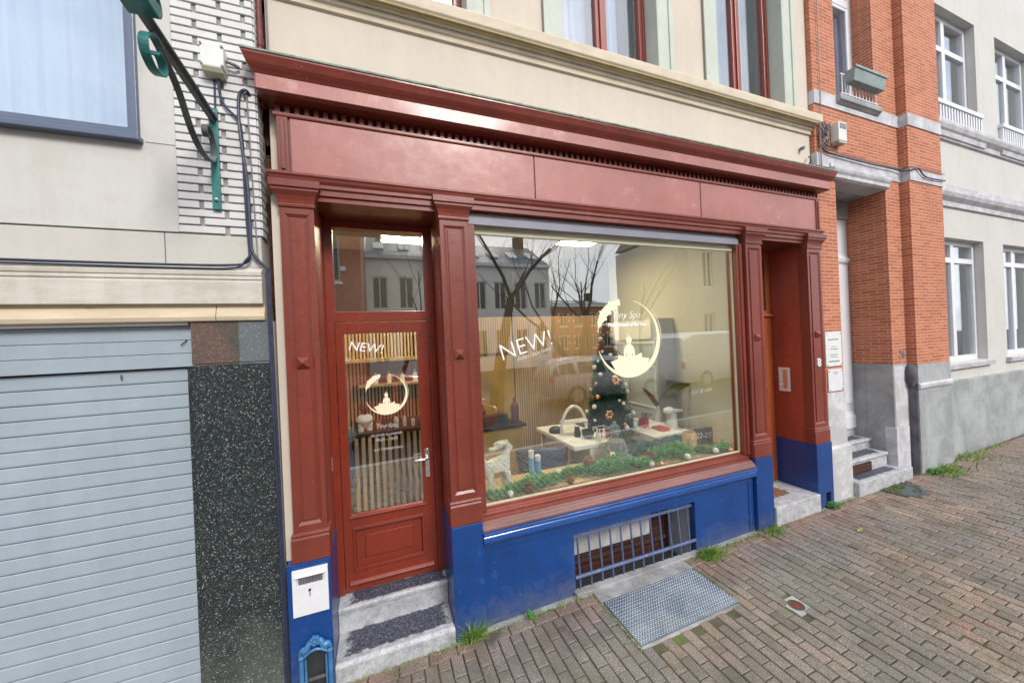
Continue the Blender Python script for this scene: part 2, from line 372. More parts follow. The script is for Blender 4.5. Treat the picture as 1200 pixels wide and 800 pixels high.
M['meterbox']=plain('light_grey_box',(.62,.62,.58),.5,.08,12,.05,60,wear=(.35,.36,.33),wearamt=.0,wearscale=12)
M['planter']=plain('grey_green_planter',(.23,.29,.29),.6,.2,8,.15,40)
M['lead']=plain('violet_grey_shutter',(.21,.21,.26),.4,.1,4,.04,50)
M['creamgasket']=plain('greenish_frame',(.44,.44,.32),.6,.08,6,.03,50)

def terrazzo():
    m,nt,nd,ln,b=newmat('dark_terrazzo'); co=objco(nt)
    v=N(nt,'ShaderNodeTexVoronoi'); v.inputs['Scale'].default_value=170; ln.new(co,v.inputs['Vector'])
    v2=N(nt,'ShaderNodeTexVoronoi'); v2.inputs['Scale'].default_value=62; ln.new(co,v2.inputs['Vector'])
    n=noise_n(nt,3,5,.6,co)
    chips=ramp(nt,v.outputs['Color'],[(.0,(.012,.015,.017)),(.62,(.022,.030,.031)),(.84,(.07,.09,.09)),(.97,(.28,.30,.28))])
    big=ramp(nt,mth(nt,'MULTIPLY',v2.outputs['Distance'],1),[(.12,.0),(.22,1.)])
    sel=ramp(nt,N(nt,'ShaderNodeSeparateColor').outputs[0] if False else v2.outputs['Color'],[(.60,1.),(.68,.0)])
    f=mth(nt,'MULTIPLY',mth(nt,'SUBTRACT',1,big),mth(nt,'SUBTRACT',1,sel))
    c=mixc(nt,f,chips,(.30,.31,.28))
    # patches: warmer upper slabs
    sp=N(nt,'ShaderNodeSeparateXYZ'); ln.new(co,sp.inputs[0])
    up=ramp(nt,mth(nt,'ADD',mth(nt,'MULTIPLY',mth(nt,'SUBTRACT',sp.outputs[2],2.05),6),mth(nt,'MULTIPLY',n.outputs[0],.2)),[(.10,0.),(.14,1.)])
    rightp=ramp(nt,mth(nt,'MULTIPLY',mth(nt,'ADD',sp.outputs[0],.78),6),[(.10,0.),(.14,1.)])
    warm=mixc(nt,ramp(nt,n.outputs[0],[(.45,.0),(.6,1.)]),(.20,.12,.09),(.09,.10,.085))
    wc=mixc(nt,rightp,warm,(.20,.23,.25)); c2=mixc(nt,.55,c,wc)
    c=mixc(nt,up,c,c2)
    low=ramp(nt,mth(nt,'ADD',sp.outputs[2],mth(nt,'MULTIPLY',n.outputs[0],.8)),[(.35,1.),(.95,0.)])
    c=mixc(nt,mth(nt,'MULTIPLY',low,.55),c,(.22,.23,.20))
    ln.new(c,b.inputs['Base Color']); b.inputs['Roughness'].default_value=.32; b.inputs['Specular IOR Level'].default_value=.5
    bump(nt,b,v.outputs['Distance'],.15,.003)
    return m
M['terrazzo']=terrazzo()
def pavermat():
    m,nt,nd,ln,b=newmat('clay_and_concrete_pavers'); co=objco(nt)
    g=N(nt,'ShaderNodeNewGeometry')
    base=ramp(nt,g.outputs['Random Per Island'],[(0,(.18,.135,.102)),(.25,(.26,.21,.165)),(.5,(.195,.17,.132)),(.75,(.31,.25,.20)),(1,(.235,.16,.122))])
    n=noise_n(nt,.9,5,.6,co); 
    base=mixc(nt,ramp(nt,n.outputs[0],[(.36,0.),(.58,.75)]),base,(.175,.172,.162))
    red=mixc(nt,g.outputs['Random Per Island'],(.34,.155,.115),(.27,.18,.155))
    sp=N(nt,'ShaderNodeSeparateXYZ'); ln.new(co,sp.inputs[0])
    nn=noise_n(nt,1.7,4,.6,co)
    near=ramp(nt,mth(nt,'ADD',mth(nt,'MULTIPLY',sp.outputs[1],-1),mth(nt,'MULTIPLY',nn.outputs[0],.9)),[(.38,1.),(.85,0.)])
    base=mixc(nt,mth(nt,'MULTIPLY',near,.6),base,red)
    pe=noise_n(nt,150,4,.75,co); pc=ramp(nt,pe.outputs[0],[(.38,.25),(.5,.85),(.60,2.0)])
    base=mixc(nt,.62,base,pc,'MULTIPLY')
    base=mixc(nt,.35,base,ramp(nt,g.outputs['Random Per Island'],[(0,.55),(.3,1.),(.6,.7),(1,1.1)]),'MULTIPLY')
    st=noise_n(nt,5,6,.7,co); base=mixc(nt,ramp(nt,st.outputs[0],[(.50,0.),(.70,.6)]),base,(.10,.092,.055))
    wt=noise_n(nt,1.3,4,.6,co); wet=ramp(nt,wt.outputs[0],[(.5,0.),(.66,1.)]); base=mixc(nt,mth(nt,'MULTIPLY',wet,.40),base,(.085,.075,.06))
    pt_=noise_n(nt,2.2,3,.5,co,.6); base=mixc(nt,ramp(nt,pt_.outputs[0],[(.66,0.),(.72,.6)]),base,(.045,.045,.045))
    ln.new(base,b.inputs['Base Color'])
    ln.new(ramp(nt,st.outputs[0],[(.3,.55),(.7,.85)]),b.inputs['Roughness']); b.inputs['Specular IOR Level'].default_value=.4
    bump(nt,b,pe.outputs[0],.6,.004)
    return m
M['paver']=pavermat()
M['joint']=plain('joint_sand_and_moss',(.085,.075,.05),.95,.4,8,.6,90,wear=(.10,.14,.03),wearamt=.38,wearscale=5)
def stepmat(name,x0,x1,y0,y1,z):
    """worn bluestone; the trodden middle of the tread is stained dark"""
    m,nt,nd,ln,b=newmat(name); co=objco(nt)
    n=noise_n(nt,14,7,.7,co); n2=noise_n(nt,90,4,.7,co)
    c=ramp(nt,n.outputs[0],[(.35,(.30,.31,.33)),(.6,(.50,.51,.53))])
    sp=N(nt,'ShaderNodeSeparateXYZ'); ln.new(co,sp.inputs[0])
    cx,cy=(x0+x1)/2,(y0+y1)/2
    dx=mth(nt,'DIVIDE',mth(nt,'ABSOLUTE',mth(nt,'SUBTRACT',sp.outputs[0],cx)),(x1-x0)/2)
    dy=mth(nt,'DIVIDE',mth(nt,'ABSOLUTE',mth(nt,'SUBTRACT',sp.outputs[1],cy)),(y1-y0)/2)
    dz=mth(nt,'MULTIPLY',mth(nt,'ABSOLUTE',mth(nt,'SUBTRACT',sp.outputs[2],z)),30)
    d=mth(nt,'MAXIMUM',mth(nt,'MAXIMUM',dx,dy),dz)
    d=mth(nt,'ADD',d,mth(nt,'MULTIPLY',mth(nt,'SUBTRACT',n.outputs[0],.5),.7))
    f=ramp(nt,d,[(.88,1.),(1.30,0.)])
    dk=ramp(nt,n2.outputs[0],[(.30,(.018,.020,.038)),(.5,(.055,.058,.09)),(.60,(.13,.13,.17)),(.70,(.30,.29,.29))])
    c=mixc(nt,f,c,dk); c=mixc(nt,.4,c,ramp(nt,n2.outputs[0],[(.35,.45),(.6,1.1)]),'MULTIPLY')
    ln.new(c,b.inputs['Base Color']); b.inputs['Roughness'].default_value=.6
    bump(nt,b,n2.outputs[0],.4,.004)
    return m
def platemat():
    m,nt,nd,ln,b=newmat('galvanised_tread_plate'); co=objco(nt)
    n=noise_n(nt,3,6,.6,co); n2=noise_n(nt,60,4,.7,co)
    c=ramp(nt,n.outputs[0],[(.35,(.12,.16,.22)),(.65,(.26,.30,.34))])
    c=mixc(nt,ramp(nt,n2.outputs[0],[(.6,0.),(.72,.6)]),c,(.12,.11,.10))
    ln.new(c,b.inputs['Base Color']); b.inputs['Metallic'].default_value=.55
    ln.new(ramp(nt,n2.outputs[0],[(.3,.32),(.7,.55)]),b.inputs['Roughness']); return m
M['plate']=platemat()
M['tread']=plain('worn_tread_steel',(.52,.57,.62),.32,.2,6,.1,60,metal=.6)
M['concrete']=stone('pale_concrete',(.40,.40,.41),(.24,.235,.22),.8,5,.3,.3)

def gz(x): return .02+.02*x   # the street rises gently to the right

# ------------------------------------------------------------------ ground
g=G()
def slope(x0,x1,y0,y1,dz,t=.3):
    g.add([(x0,y0,gz(x0)+dz),(x1,y0,gz(x1)+dz),(x1,y1,gz(x1)+dz),(x0,y1,gz(x0)+dz),
           (x0,y0,gz(x0)+dz-t),(x1,y0,gz(x1)+dz-t),(x1,y1,gz(x1)+dz-t),(x0,y1,gz(x0)+dz-t)],
          [(0,1,2,3),(7,6,5,4),(0,4,5,1),(1,5,6,2),(2,6,7,3),(3,7,4,0)])
slope(-60,60,-60,30,-.16,.2)
fin(g.build('road',M['asphalt']),'dark asphalt road in front of the shops','road',kind='structure')
g=G(); slope(-30,40,-3.5,.02,-.012,.14)
fin(g.build('pavement_bed',M['joint']),'sandy mossy joints under the pavement bricks','pavement',kind='structure')
g=G(); slope(-30,40,-3.64,-3.5,-.002,.16)
fin(g.build('kerb',M['greystone'],bevel=.008),'grey stone kerb along the pavement','kerb',kind='structure')
# pavers, each a slightly tilted chamfered block
PLX0,PLX1,PLY=1.53,2.50,-.59
g=G()
def paver(x0,x1,y0,y1):
    gp=.0035; x0+=gp;x1-=gp;y0+=gp;y1-=gp
    cx,cy=(x0+x1)/2,(y0+y1)/2
    if y1<=y0 or x1<=x0: return
    if cx>PLX0 and cx<PLX1 and cy>PLY: return
    if abs(cx-2.81)<.09 and abs(cy+.76)<.09: return
    if (cx-5.82)**2+(cy+.10)**2<.24**2: return
    big=noise.noise(Vector((cx*.9,cy*.9,0)))*.006
    dz=random.gauss(0,.0020)+big; tx=random.gauss(0,.018); ty=random.gauss(0,.014); c=.005; rz=random.gauss(0,.008)
    def P(x,y,z): 
        ddx,ddy=x-cx,y-cy
        return (cx+ddx-ddy*rz,cy+ddy+ddx*rz,gz(x)+z+dz+tx*ddx+ty*ddy)
    vs=[P(x0,y0,-.03),P(x1,y0,-.03),P(x1,y1,-.03),P(x0,y1,-.03),
        P(x0,y0,-c),P(x1,y0,-c),P(x1,y1,-c),P(x0,y1,-c),
        P(x0+c,y0+c,0),P(x1-c,y0+c,0),P(x1-c,y1-c,0),P(x0+c,y1-c,0)]
    fs=[(8,9,10,11)]+[(4+i,4+(i+1)%4,8+(i+1)%4,8+i) for i in range(4)]+[(i,(i+1)%4,4+(i+1)%4,4+i) for i in range(4)]
    g.add(vs,fs)
W_,L_=.084,.155
x=-3.0
while x<12: paver(x,x+.19,-.115,-.02); x+=.19
i=0; x=-3.0
while x<12:
    y=-.115-(L_/2 if i%2 else 0); 
    if i%2: paver(x,x+W_,y,-.115)
    ymin=-3.45 if x<6 else -3.45
    while y>ymin:
        paver(x,x+W_,max(y-L_,-3.48),y); y-=L_
    x+=W_; i+=1
fin(g.build('pavement',M['paver'],merge=False),'brown and grey brick pavers laid in rows','pavement',kind='structure')

def wavy(x0,x1,z0,z1,y,name,mat,parent,p=.045,amp=.014):
    n=max(8,int((x1-x0)/p*8)); g=G(); vs=[(x0+(x1-x0)*q/n,y+amp*math.sin(q*2*PI/8+.8*math.sin(q*.13))+amp*.6*math.sin(q*.21),z0) for q in range(n+1)]
    g.add(vs+[(v[0],v[1],z1) for v in vs],[(q,q+1,n+2+q,n+1+q) for q in range(n)]); return g.build(name,mat,parent,smooth=True)
# ------------------------------------------------------------------ shop house
shop=thing('shop_house','cream rendered house with oxblood red wooden shopfront on a blue base','house',(2.1,.2,.0))
SX0,SX1=-.583,4.79
YW=.10; ZT=9.0
# upper windows (x0,x1)
UW=[(-.30,.74),(1.54,2.58),(3.33,4.37)]
holes=[(a,b,4.60,6.60) for a,b in UW]+[(a,b,7.3,8.6) for a,b in UW]
g=G(); g.wall(SX0,SX1,3.10,ZT,YW,YW+.35,holes)
g.box(-.583,-.5305,.050,.0997,.8245,3.08)
g.box(4.722,SX1,YW,YW+.3,.0,3.1002)
g.build('wall',M['cream'],shop)
g=G(); g.box(SX0+.01,SX1-.01,YW+.351,YW+9,3.55,ZT); g.prism([(YW-.1,ZT+.002),(YW+9.2,ZT+.002),(YW+4.5,ZT+2.6)],SX0,SX1,'x')
g.build('roof',M['slateroof'],shop)
# moulded sill course
g=G(); g.mitre([(0,4.42),(.052,4.425),(.058,4.44),(.085,4.452),(.098,4.468),(.098,4.545),(.09,4.556),(0,4.575)],SX0-.004,SX1-.02,YW-.002,YW+.34)
g.build('sill_moulding',M['creamtrim'],shop,bevel=.004)
g=G(); g.mitre([(0,4.345),(.016,4.350),(.016,4.385),(.03,4.395),(.034,4.41),(.034,4.419),(0,4.419)],SX0-.004,SX1-.02,YW-.002,YW+.34)
g.build('sill_bed_moulding',M['creamtrim'],shop,bevel=.002)
g=G(); g.box(SX0,SX1,YW-.093,YW-.05,4.4405,4.4505); g.box(SX0-.02,SX1+.01,YW-.0775,YW-.036,4.4355,4.4505)
g.build('weathered_underside',M['underside'],shop)
for k,(a,b) in enumerate(UW):
    for (z0,z1) in ((4.60,6.60),(7.3,8.6)):
        g=G(); g.wall(a-.15,b+.15,z0-.022,z1+.15,YW-.02,YW+.02,[(a,b,z0-.03,z1)])
        g.wall(a-.17,b+.17,z0-.021,z1+.17,YW-.032,YW-.018,[(a-.12,b+.12,z0-.03,z1+.12)])
        g.box(a-.003,a+.012,YW-.018,YW+.26,z0-.02,z1); g.box(b-.012,b+.003,YW-.018,YW+.26,z0-.02,z1)
        g.build('architrave',M['sage'],shop,bevel=.003)
        w=G(); mid=(a+b)/2; y0=YW+.15
        w.wall(a+.012,b-.012,z0,z1,y0,y0+.07,[(a+.075,mid-.06,z0+.07,z1-.07),(mid+.06,b-.075,z0+.07,z1-.07)])
        w.box(mid-.022,mid+.022,y0-.02,y0,z0,z1); w.box(a+.0125,a+.04,y0-.012,y0,z0,z1); w.box(b-.04,b-.0125,y0-.012,y0,z0,z1)
        wf=w.build('window',M['winred'],shop,bevel=.004)
        gl=G(); gl.box(a+.075,mid-.06,y0+.03,y0+.036,z0+.07,z1-.07); gl.box(mid+.06,b-.075,y0+.03,y0+.036,z0+.07,z1-.07)
        gl.build('pane',M['upglass'],wf)
        for nm,mt,xs in (('net_curtain','curtain',(a+.03,mid+.30)),('side_curtain','curtaingrey',(mid+.33,b-.03))):
            c=G(); n=40; pts=[]
            for q in range(n+1):
                xx=xs[0]+(xs[1]-xs[0])*q/n; pts.append((xx,y0+.16+.018*math.sin(q*1.7+k)))
            vs=[(p[0],p[1],z0+.0) for p in pts]+[(p[0],p[1],z1) for p in pts]
            c.add(vs,[(q,q+1,n+2+q,n+1+q) for q in range(n)])
            c.build(nm,M[mt],wf,smooth=True)
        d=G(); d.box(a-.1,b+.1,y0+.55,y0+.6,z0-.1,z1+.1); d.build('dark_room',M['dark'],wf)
# ---- shopfront: frieze, architrave, cornice
g=G(); g.box(-.53,4.70,.010,.098,3.185,3.553)
g.build('frieze_board',M['red'],shop)
fr=[(-.455,1.185),(1.195,2.920),(2.930,4.66)]
for a,b in fr:
    g=G(); g.box(a,b,.0005,.0098,3.215,3.545)
    g.build('frieze_panel',M['redfaded_sheen'],shop,bevel=.003)
g=G()
for xc in (-.495,4.682):
    w=.030; g=G(); g.box(xc-w,xc+w,-.012,.0096,3.205,3.545)
    g.box(xc-w*.4,xc+w*.4,-.022,-.0115,3.22,3.53)
    g.build('frieze_end_strip',M['red'],shop,bevel=.006)
# architrave with steps
prof=[(.0,3.085),(.012,3.087),(.012,3.120),(.024,3.128),(.024,3.150),(.036,3.165),(.040,3.182),(.048,3.190),(.048,3.204),(0,3.214)]
g=G(); g.mitre(prof,-.535,4.705,.018,.098)
g.build('architrave_moulding',M['red'],shop,bevel=.0015)
# cornice
g=G(); g.mitre([(0,3.546),(.010,3.549),(.012,3.556),(.012,3.570),(.004,3.577),(-.052,3.578),(-.052,3.6365),(-.06,3.6366)],-.53,4.70,.004,.098)
bedm=g.build('bed_moulding',M['red'],shop,bevel=.002)
dn=G().box(-.535,-.509,.018,.0555,3.584,3.630).build('dentil',M['red'],bedm)
for k in range(1,99):
    d=dn.copy(); COL.objects.link(d); d.parent=bedm; d.location=(k*.0531,0,0)
prof=[(0,3.637),(.056,3.640),(.074,3.648),(.080,3.652),(.080,3.738),(.084,3.742),(.090,3.752),(.100,3.764),(.112,3.782),(.122,3.808),(.128,3.822),(.128,3.833),(0,3.845)]
g=G(); g.mitre(prof,-.53,4.72,.004,.098)
g.build('cornice',M['redfaded_sheen'] if False else M['red'],shop,bevel=.0015)
g=G(); g.box(-.603+.0,4.793,-.0765,-.0755+.0,3.654,3.736)
g.box(-.6125,-.6115,-.072,.09,3.656,3.734)
g.build('cornice_fascia',M['redfaded_sheen'],shop)  # thin paler sheet, sky sheen on the fascia put into the colour
g=G(); g.mitre([(.129,3.8335),(.134,3.835),(.134,3.846),(.127,3.850),(-.004,3.893)],-.53,4.72,.004,.098)
g.build('cornice_flashing',M['moss'],shop)
# recess ceilings and side reveals
g=G(); g.box(-.335,.435,.02,.46,3.055,3.084); g.box(3.742,4.475,.02,.52,3.055,3.084)
g.each('recess_ceiling',M['red'],shop)
# pilasters
PIL=[(-.53,-.345),(.435,.640),(3.505,3.735),(4.475,4.715)]
for k,(a,b) in enumerate(PIL):
    g=G()
    g.box(a,b,.012,.098,.985,3.02)            # shaft core
    # raised border round sunk panel
    e=.028; g.wall(a,b,.985,3.02,0,.012,[(a+e,b-e,1.045,2.955)])
    e2=e+.0; pz0,pz1=1.045,2.955
    # sloping inner moulding
    A=(a+e,b-e,pz0,pz1); d=.016
    g.add([(A[0],.0006,A[2]),(A[1],.0006,A[2]),(A[1],.0006,A[3]),(A[0],.0006,A[3]),(A[0]+d,.0115,A[2]+d),(A[1]-d,.0115,A[2]+d),(A[1]-d,.0115,A[3]-d),(A[0]+d,.0115,A[3]-d)],
      [(0,1,5,4),(1,2,6,5),(2,3,7,6),(3,0,4,7)])
    g.box(a+e+d+.012,b-e-d-.012,.004,.0118,pz0+d+.012,pz1-d-.012)   # raised field
    ps=g.build('pilaster',M['red'],shop,bevel=.0018)
    g=G(); g.mitre([(0,.825),(.012,.828),(.012,.965),(.006,.978),(.014,.986),(.010,.998),(0,1.004)],a,b,-.001,.098)
    g.build('pilaster_block',M['red'],ps,bevel=.002)
    # capital
    g=G(); g.mitre([(0,2.995),(.008,2.998),(.010,3.012),(.004,3.018),(.008,3.04),(.016,3.065),(.030,3.086),(.034,3.092),(.034,3.104),(.044,3.110),(.044,3.152),(.0,3.160)],a,b,-.001,.0975)
    g.build('capital',M['red'],ps,bevel=.0015)
    xc=(a+b)/2; s=.034; g=G()
    g.add([(xc-s,.0035,2.04-s),(xc+s,.0035,2.04-s),(xc+s,.0035,2.04+s),(xc-s,.0035,2.04+s),(xc-s,-.004,2.04-s),(xc+s,-.004,2.04-s),(xc+s,-.004,2.04+s),(xc-s,-.004,2.04+s),(xc,-.036,2.04)],
      [(3,2,1,0),(0,1,5,4),(1,2,6,5),(2,3,7,6),(3,0,4,7),(4,5,8),(5,6,8),(6,7,8),(7,4,8)])
    g.build('pyramid_stud',M['reddoor'],ps,bevel=.001)
    # blue base of the pilaster
    g=G()
    if k==0:
        g.wall(-.572,b+.008,0,.824,-.014,.098,[(-.505,-.365,-.1,.29)])
    elif k==3:
        g.wall(a-.004,b+.03,0,.824,-.014,.098,[(a+.13,a+.215,.14,.27)])
    elif k==1: g.box(a-.010,b+.012,-.014,.098,0,.824)
    else: g.box(a-.002,b+.012,-.014,.098,0,.824)
    g.build('blue_pedestal',M['blue'],shop,bevel=.004)
# reveals (red above, blue below)
g=G(); yb=.44
g.box(-.43,-.3455,.098,yb,.824,3.055); g.box(.4355,.50,.098,yb,.824,3.055)
g.each('reveal',M['reveal'],shop)
g=G(); g.box(3.70,3.7355,.098,.50,.824,3.055); g.box(4.4755,4.56,.098,.50,.824,3.055)
g.each('reveal',M['reveal'],shop)
g=G(); g.box(-.43,-.337,.098,yb,0,.824); g.box(.4250,.50,.098,yb,0,.824); g.box(3.70,3.7475,.098,.50,0,.824); g.box(4.4715,4.56,.098,.50,0,.824)
g.each('blue_reveal',M['blue'],shop,bevel=.003)
# ---- glazed shop door
dx0,dx1,dy=-.330,.405,.365
g=G(); g.wall(dx0-.015,dx1+.025,.33,3.056,dy-.01,dy+.07,[(dx0+.035,dx1-.03,.33,2.31),(dx0+.045,dx1-.045,2.385,3.0)])
g.build('door_frame',M['reddoor'],shop,bevel=.003)
tr=G(); tr.box(dx0+.045,dx1-.045,dy+.02,dy+.026,2.385,3.0); tr.build('transom_window',M['glass'],shop)
g=G(); lx0,lx1=dx0+.038,dx1-.033
g.wall(lx0,lx1,.335,2.305,dy,dy+.045,[(-.235,.285,.885,2.222),(-.215,.262,.50,.785)])
g.box(-.215,.262,dy+.018,dy+.040,.50,.785)
door=g.build('shop_door',M['reddoor'],shop,bevel=.003)
g=G()
def mould(g,x0,x1,z0,z1,y,w=.02,p=.010):
    for (a,b,c,d) in ((x0-w,x1+w,z1,z1+w),(x0-w,x1+w,z0-w,z0),(x0-w,x0,z0,z1),(x1,x1+w,z0,z1)):
        g.box(a,b,y-p,y+.002,c,d)
    for (a,b,c,d) in ((x0-w*.4,x1+w*.4,z1-.0,z1+w*.4),(x0-w*.4,x1+w*.4,z0-w*.4,z0),):
        g.box(a,b,y-p-.006,y-p+.001,c,d)
mould(g,-.215,.262,.50,.785,dy,.018)
g.box(-.150,.197,dy+.006,dy+.019,.56,.725)
g.build('door_panel',M['reddoor'],door,bevel=.004)
g=G(); g.prism([(dy-.001,.385),(dy-.03,.392),(dy-.034,.405),(dy-.018,.420),(dy-.001,.428)],lx0+.03,lx1-.03,'x')
g.prism([(dy-.001,.868),(dy-.016,.870),(dy-.018,.878),(dy-.001,.890)],-.25,.30,'x')
g.each('weather_bar',M['reddoor'],door,bevel=.002)
g=G(); g.box(-.236,.286,dy+.02,dy+.026,.884,2.223); dgl=g.build('door_glass',M['glass'],door)
g=G(); g.box(.306,.340,dy-.008,dy,1.08,1.30); g.tube([(.323,dy-.008,1.235),(.323,dy-.045,1.235),(.31,dy-.052,1.235),(.225,dy-.052,1.232)],.009,10)
g.box(.318,.328,dy-.010,dy-.0075,1.115,1.145)
g.build('door_handle',M['chrome'],door,bevel=.003,smooth=True)
g=G(); g.box(-.366,-.345,dy-.030,dy-.009,1.24,1.34); g.build('door_sensor',M['white'],shop,bevel=.002)
# vinyl lettering and the seated figure in a brush-drawn ring
def ring_decal(cx,cz,r,y,s=1.0,mat=None,parent=None,nm='decal'):
    g=G(); n=60
    def arc(a0,a1,rw,off=0,inner=None,rag=0):
        vs=[];fs=[]
        for i in range(n+1):
            t=i/n; a=R(a0+(a1-a0)*t); w=rw(t)
            ro=r+w*.5+off; ri=r-w*.5+off
            if rag: ri+=rag*noise.noise(Vector((t*14,cx,0)))*w; ro+=rag*.6*noise.noise(Vector((t*17,5,0)))*w
            for rr in (ro,ri): vs.append((cx+rr*math.cos(a)*1.0,y,cz+rr*math.sin(a)))
        m=len(vs)
        vs2=[(v[0],y-.0015,v[2]) for v in vs]
        for i in range(n):
            a_=2*i; fs+=[(a_,a_+1,a_+3,a_+2),(m+a_+2,m+a_+3,m+a_+1,m+a_),(a_,a_+2,m+a_+2,m+a_),(a_+1,m+a_+1,m+a_+3,a_+3)]
        g.add(vs+vs2,fs)
    arc(104,170,lambda t:r*(.02+.24*math.sin(PI*min(1,t*1.0+.10))**.7),off=-r*.02,rag=.5)  # brush stroke, upper left
    arc(-162,78,lambda t:r*(.015+.125*math.sin(PI*min(1,t*1.08))**1.1),rag=.10)                                  # long crescent
    arc(-20,50,lambda t:r*.018*math.sin(PI*t),off=r*.10)
    # lotus and body (silhouette polygons)
    def poly(pts,sx=.82,dy_=0):
        g.prism([(cx+p[0]*r*sx,cz+(p[1]*.81-.19)*r) for p in pts],y-.0015-dy_,y-dy_,'y')
    poly([(-.60,-.52),(-.38,-.44),(-.36,-.30),(-.16,-.38),(0,-.34),(.18,-.38),(.40,-.28),(.42,-.44),(.66,-.48),(.56,-.72),(.30,-.95),(-.05,-1.02),(-.42,-.88)],1.0,.0002)
    poly([(-.22,-.40),(-.22,-.22),(-.17,-.06),(-.08,.01),(-.05,.06),(.05,.06),(.08,.01),(.17,-.06),(.22,-.22),(.22,-.40),(.15,-.40),(.12,-.24),(.09,-.40),(-.09,-.40),(-.12,-.24),(-.15,-.40)])
    hd=[(.11*math.cos(2*PI*i/16),.17+.13*math.sin(2*PI*i/16)) for i in range(16)]; poly(hd)
    poly([(-.05,.27),(.05,.27),(.02,.36),(0,.42),(-.02,.36)])
    return g.build(nm,mat,parent)
ring_decal(.040,1.755,.150,dy+.0185,mat=M['decal'],parent=door,nm='moon_and_buddha_decal')
text_geo('NEW!',.095,dy+.0185,-.215,2.105,bold=0,rot=R(-9),shear=.15).build('lettering',M['decalwhite'],door)
text_geo('Tiny Spa',.044,dy+.0185,.03,1.50,shear=.25,align='CENTER').build('lettering',M['decalfaint'],door)
text_geo('du lundi au samedi',.030,dy+.0185,.03,1.44,shear=.1,align='CENTER').build('lettering',M['decalfaint'],door)
text_geo('09:00 - 18:00',.030,dy+.0185,.03,1.40,shear=.1,align='CENTER').build('lettering',M['decalfaint'],door)
text_geo('sur rendez-vous',.032,dy+.0185,.04,1.33,shear=.25,align='CENTER').build('lettering',M['decalfaint'],door)

# ---- display window
wy=.10
g=G(); g.box(.640,.700,.04,.16,.86,3.00); g.box(3.425,3.505,.04,.16,.86,3.0); g.box(.70,3.425,.08,.16,.858,.880)
g.box(3.452,3.490,.028,.0395,.86,3.0)
dwf=g.build('display_window',M['red'],shop,bevel=.003)
g=G(); g.box(.690,3.435,wy-.004,wy+.004,.875,3.02); g.build('display_glass',M['glass'],dwf)
g=G(); g.box(.7005,.7085,wy-.012,wy+.012,.885,2.94); g.box(3.416,3.4245,wy-.012,wy+.012,.885,2.94); g.box(.7005,3.4245,wy-.012,wy+.012,.8805,.890); g.box(.7005,3.4245,wy-.016,wy+.016,2.935,2.975)
g.build('glazing_bead',M['creamgasket'],dwf,bevel=.001)
g=G(); g.box(.6505,3.452,.035,.10-.006,2.990,3.036); g.box(.6505,3.452,.052,.10-.006,3.0365,3.075); g.tube([(.652,.050,3.038),(3.45,.050,3.038)],.014,10)
g.build('shutter_rail',M['lead'],dwf,bevel=.002)
# red timber sill, stepping down to blue moulding
g=G(); g.prism([(.098,.742),(-.018,.742),(-.022,.748),(-.022,.762),(-.008,.768),(-.004,.780),(.012,.786),(.016,.798),(.030,.803),(.098,.803)],.652,3.493,'x')
g.build('window_sill',M['dusty'],dwf,bevel=.0015)
g=G(); g.prism([(.098,.8035),(.034,.8035),(.034,.812),(.042,.816),(.044,.842),(.052,.848),(.052,.858),(.098,.864)],.652,3.493,'x')
g.build('sill_rail',M['red'],dwf,bevel=.0015)
g=G(); g.prism([(.098,.625),(.020,.627),(.012,.640),(-.006,.646),(-.020,.655),(-.028,.672),(-.028,.695),(-.020,.712),(-.014,.716),(-.034,.722),(-.038,.730),(-.034,.741),(.098,.7415)],.653,3.492,'x')
g.build('blue_ledge',M['bluegloss'],shop,bevel=.002,smooth=True)
GX0,GX1,GZ=1.415,2.715,.535
g=G(); g.wall(.652,3.493,-.05,.626,.030,.098,[(GX0,GX1,-.1,GZ)])
g.wall(.652,3.493,-.049,.6255,.022,.0302,[(.70,3.43,-.2,.585)])
g.build('plinth',M['blue'],shop,bevel=.003)
# cellar opening
g=G(); g.box(GX0-.1,GX1+.1,.38,.42,-.3,.6); g.build('cellar_wall',M['oldbrick'],shop)
g=G(); g.box(GX0-.1,GX1-.28,.33,.3795,.155,.60); g.build('cellar_block',M['whitestone'],shop,bevel=.004)
g=G(); g.box(GX0-.02,GX1+.02,.099,.38,.536,.60);g.box(GX0-.03,GX0-.0005,.099,.38,-.1,.536); g.build('cellar_lintel',M['greystone'],shop)
g=G(); g.box(GX1+.0005,GX1+.03,.099,.38,-.1,.536); g.build('cellar_jamb',M['whitestone'],shop)
g=G(); g.box(GX0-.02,GX1+.02,-.02,.05,-.2,gz(2)+.02); g.build('cellar_threshold',M['concrete'],shop,bevel=.006)
g=G(); g.box(GX0+.05,GX1-.1,.30,.329,.085,.11); g.box(GX0,GX1-.3,.20,.22,.02,.035)
g.each('cellar_slat',M['oldbrick'],shop)
gr=thing('cellar_grille','worn blue iron bars over the low cellar opening under the shop window','grille',(2.06,.03,.1))
g=G(); g.box(GX0,GX1-.02,.048,.062,.485,.510); g.build('rail',M['bluedark'],gr,bevel=.003)
g=G(); g.tube([(GX0,.030,.180),(GX1-.01,.030,.180)],.0150,10); g.build('rail',M['bluedark'],gr,smooth=True)
for k in range(12):
    xb=GX0+.045+k*.107
    g=G(); g.tube([(xb,.058,.535),(xb,.056,.45),(xb,.040,.26),(xb,.034,.19),(xb,.036,.085)],.0080,8); g.build('bar',M['bluedark'],gr,smooth=True)
